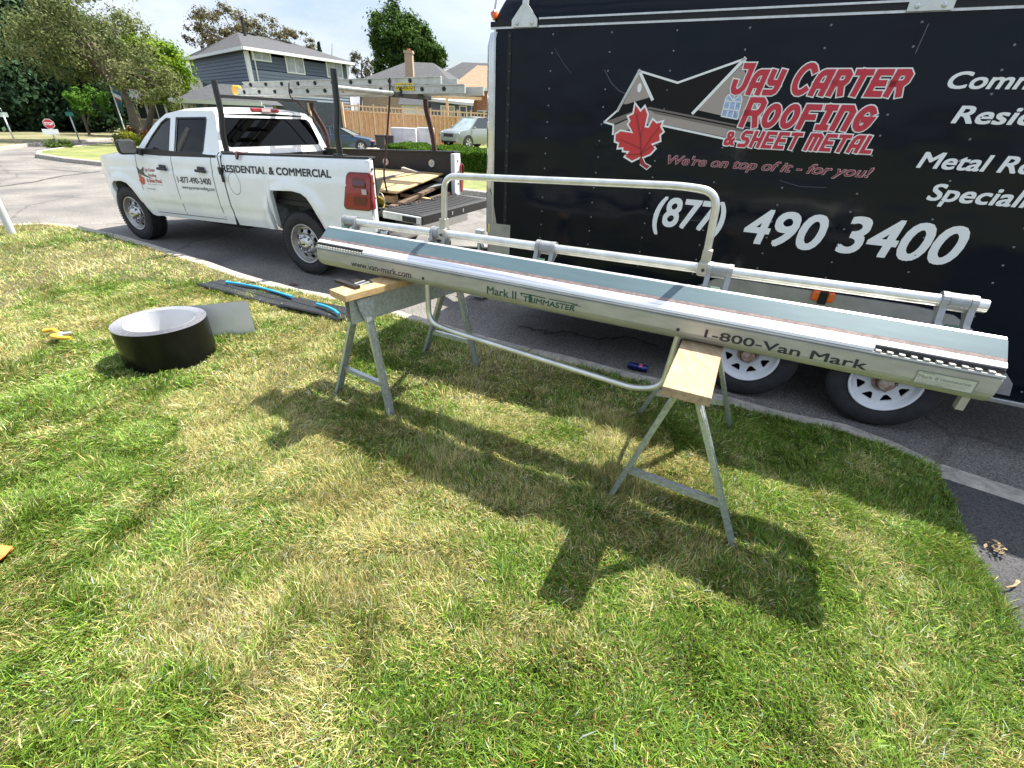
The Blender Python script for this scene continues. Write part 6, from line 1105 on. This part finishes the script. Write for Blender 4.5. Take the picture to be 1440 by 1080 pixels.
def visible(x, y):
    dx, dy, dz = x, y, -CAM_H; d = dy * _F.y + dz * _F.z; u = (dx * _R.x + dy * _R.y + dz * _R.z) / d; v = (dx * _V.x + dy * _V.y + dz * _V.z) / d
    return (d > .1) & (np.abs(u) < 1.25) & (v > -.98)
def dryness(x, y):
    n = .34 * vnoise(x, y, 1.1, 1) + .28 * vnoise(x, y, 2.9, 2) + .22 * vnoise(x, y, 7.5, 3) + .16 * vnoise(x, y, 19, 4)
    b = .10 * np.exp(-((x + .35) ** 2 + (y - 1.25) ** 2) / .5) + .06 * np.exp(-((x + 1.6) ** 2 + (y - 2.6) ** 2) / 1.6) - .16 / (1 + np.exp(-(x - .75) * 4)) - .10 * np.exp(-((x + 1.6) ** 2 + (y - .9) ** 2) / .6) + .05 * (x < -2.5)
    return np.clip((n + b - .372) / .28, 0, 1)
GREEN = np.array([(.054, .112, .011), (.120, .215, .021), (.205, .320, .040), (.35, .45, .115)]); STRAW = np.array([(.36, .31, .10), (.57, .49, .20), (.74, .66, .36)])
M_grass = vcol_mat('grass_blade', .45, .30, .28)
def blades(n, x0, x1, y0, y1, ln, wd):
    x = GR.uniform(x0, x1, n); y = GR.uniform(y0, y1, n); k = visible(x, y) & inpoly(x, y, LAWN); 
    k &= ((x + 2.615) ** 2 + (y - 3.135) ** 2 > .305 ** 2)
    x, y = x[k], y[k]; n = len(x); D = dryness(x, y); cl = vnoise(x, y, 14, 5); cl2 = vnoise(x, y, 5, 6)
    L = ln * GR.uniform(.35, 1.3, n) ** 1.1 * (.55 + .9 * cl) * (.75 + .5 * cl2) * np.where(GR.random(n) < .012, 1.5, 1); az = 6.283 * (vnoise(x, y, 3.3, 8) * 1.6 + GR.normal(size=n) * .17 + GR.random(n) * .30); lean = np.clip(.55 + .85 * vnoise(x, y, 4.2, 9) + GR.normal(size=n) * .28, .1, 1.45)
    W_ = wd * GR.uniform(.6, 1.4, n) * (1.15 - .45 * D); dx, dy = np.cos(az), np.sin(az); px, py = -dy, dx
    roll = GR.normal(size=n) * .6; px, py = px * np.cos(roll), py * np.cos(roll); pz_ = np.sin(roll)
    V = np.zeros((n, 5, 3)); h1 = L * .5 * np.cos(lean * .55); o1 = L * .5 * np.sin(lean * .55); h2 = h1 + L * .5 * np.cos(np.minimum(1.62, lean * 1.25)); o2 = o1 + L * .5 * np.sin(np.minimum(1.62, lean * 1.25))
    for i, (o, h, w_) in enumerate(((0 * L, 0 * L - .004, W_ * .8), (o1, h1, W_))):
        for s_, c in ((-1, 0), (1, 1)): V[:, i * 2 + c, 0] = x + dx * o + s_ * px * w_ / 2; V[:, i * 2 + c, 1] = y + dy * o + s_ * py * w_ / 2; V[:, i * 2 + c, 2] = h + s_ * pz_ * w_ / 2
    V[:, 4, 0] = x + dx * o2; V[:, 4, 1] = y + dy * o2; V[:, 4, 2] = np.maximum(h2, .004)
    dry = GR.random(n) < (.07 + .66 * D); t = np.clip(GR.normal(size=n) * .22 + .45 + .3 * (vnoise(x, y, 2.2, 12) - .5), 0, .999); gi = t * 3; si = t * 2; i0 = gi.astype(int); f = (gi - i0)[:, None]; cg = GREEN[i0] * (1 - f) + GREEN[np.minimum(3, i0 + 1)] * f; i0 = si.astype(int); f = (si - i0)[:, None]; cs = STRAW[i0] * (1 - f) + STRAW[np.minimum(2, i0 + 1)] * f
    c = np.where(dry[:, None], cs, cg) * np.exp(GR.normal(size=(n, 1)) * .30)
    k = GR.random(n); c = np.where((k < .035)[:, None], np.array([.30, .15, .05]) * GR.uniform(.6, 1.3, (n, 1)), c); c = np.where((k > .93)[:, None], c * np.array([.85, 1.05, 2.1]) + np.array([.01, .02, .02]), c); return V, np.clip(c, .004, .85)
parts = [blades(560000, -2.4, 2.5, .45, 2.6, .050, .0026), blades(50000, -3.4, -2.4, .9, 2.6, .050, .003), blades(300000, -4.7, 2.6, 2.4, 4.8, .048, .0038), blades(200000, -11, -1, 2.0, 7.6, .048, .0062)]
V = np.concatenate([p[0] for p in parts]); Cg = np.concatenate([p[1] for p in parts]); n = len(V)
me = bpy.data.meshes.new('grass_blades'); me.vertices.add(5 * n); me.vertices.foreach_set('co', V.astype(np.float32).ravel()); idx = np.arange(n) * 5
F_ = np.concatenate([np.stack([idx, idx + 1, idx + 3, idx + 2], 1).ravel()]); T_ = np.stack([idx + 2, idx + 3, idx + 4], 1).ravel()
me.loops.add(7 * n); me.loops.foreach_set('vertex_index', np.concatenate([F_, T_]).astype(np.int32)); me.polygons.add(2 * n)
me.polygons.foreach_set('loop_start', np.concatenate([np.arange(n) * 4, 4 * n + np.arange(n) * 3]).astype(np.int32)); me.polygons.foreach_set('loop_total', np.concatenate([np.full(n, 4), np.full(n, 3)]).astype(np.int32))
me.update(calc_edges=True); a = me.color_attributes.new('tint', 'FLOAT_COLOR', 'POINT'); a.data.foreach_set('color', np.repeat(np.c_[Cg, np.ones(n)], 5, 0).astype(np.float32).ravel()); me.materials.append(M_grass)
o = bpy.data.objects.new('grass_blades', me); link(o); tag(o, 'green and straw coloured lawn grass', 'grass', kind='stuff')
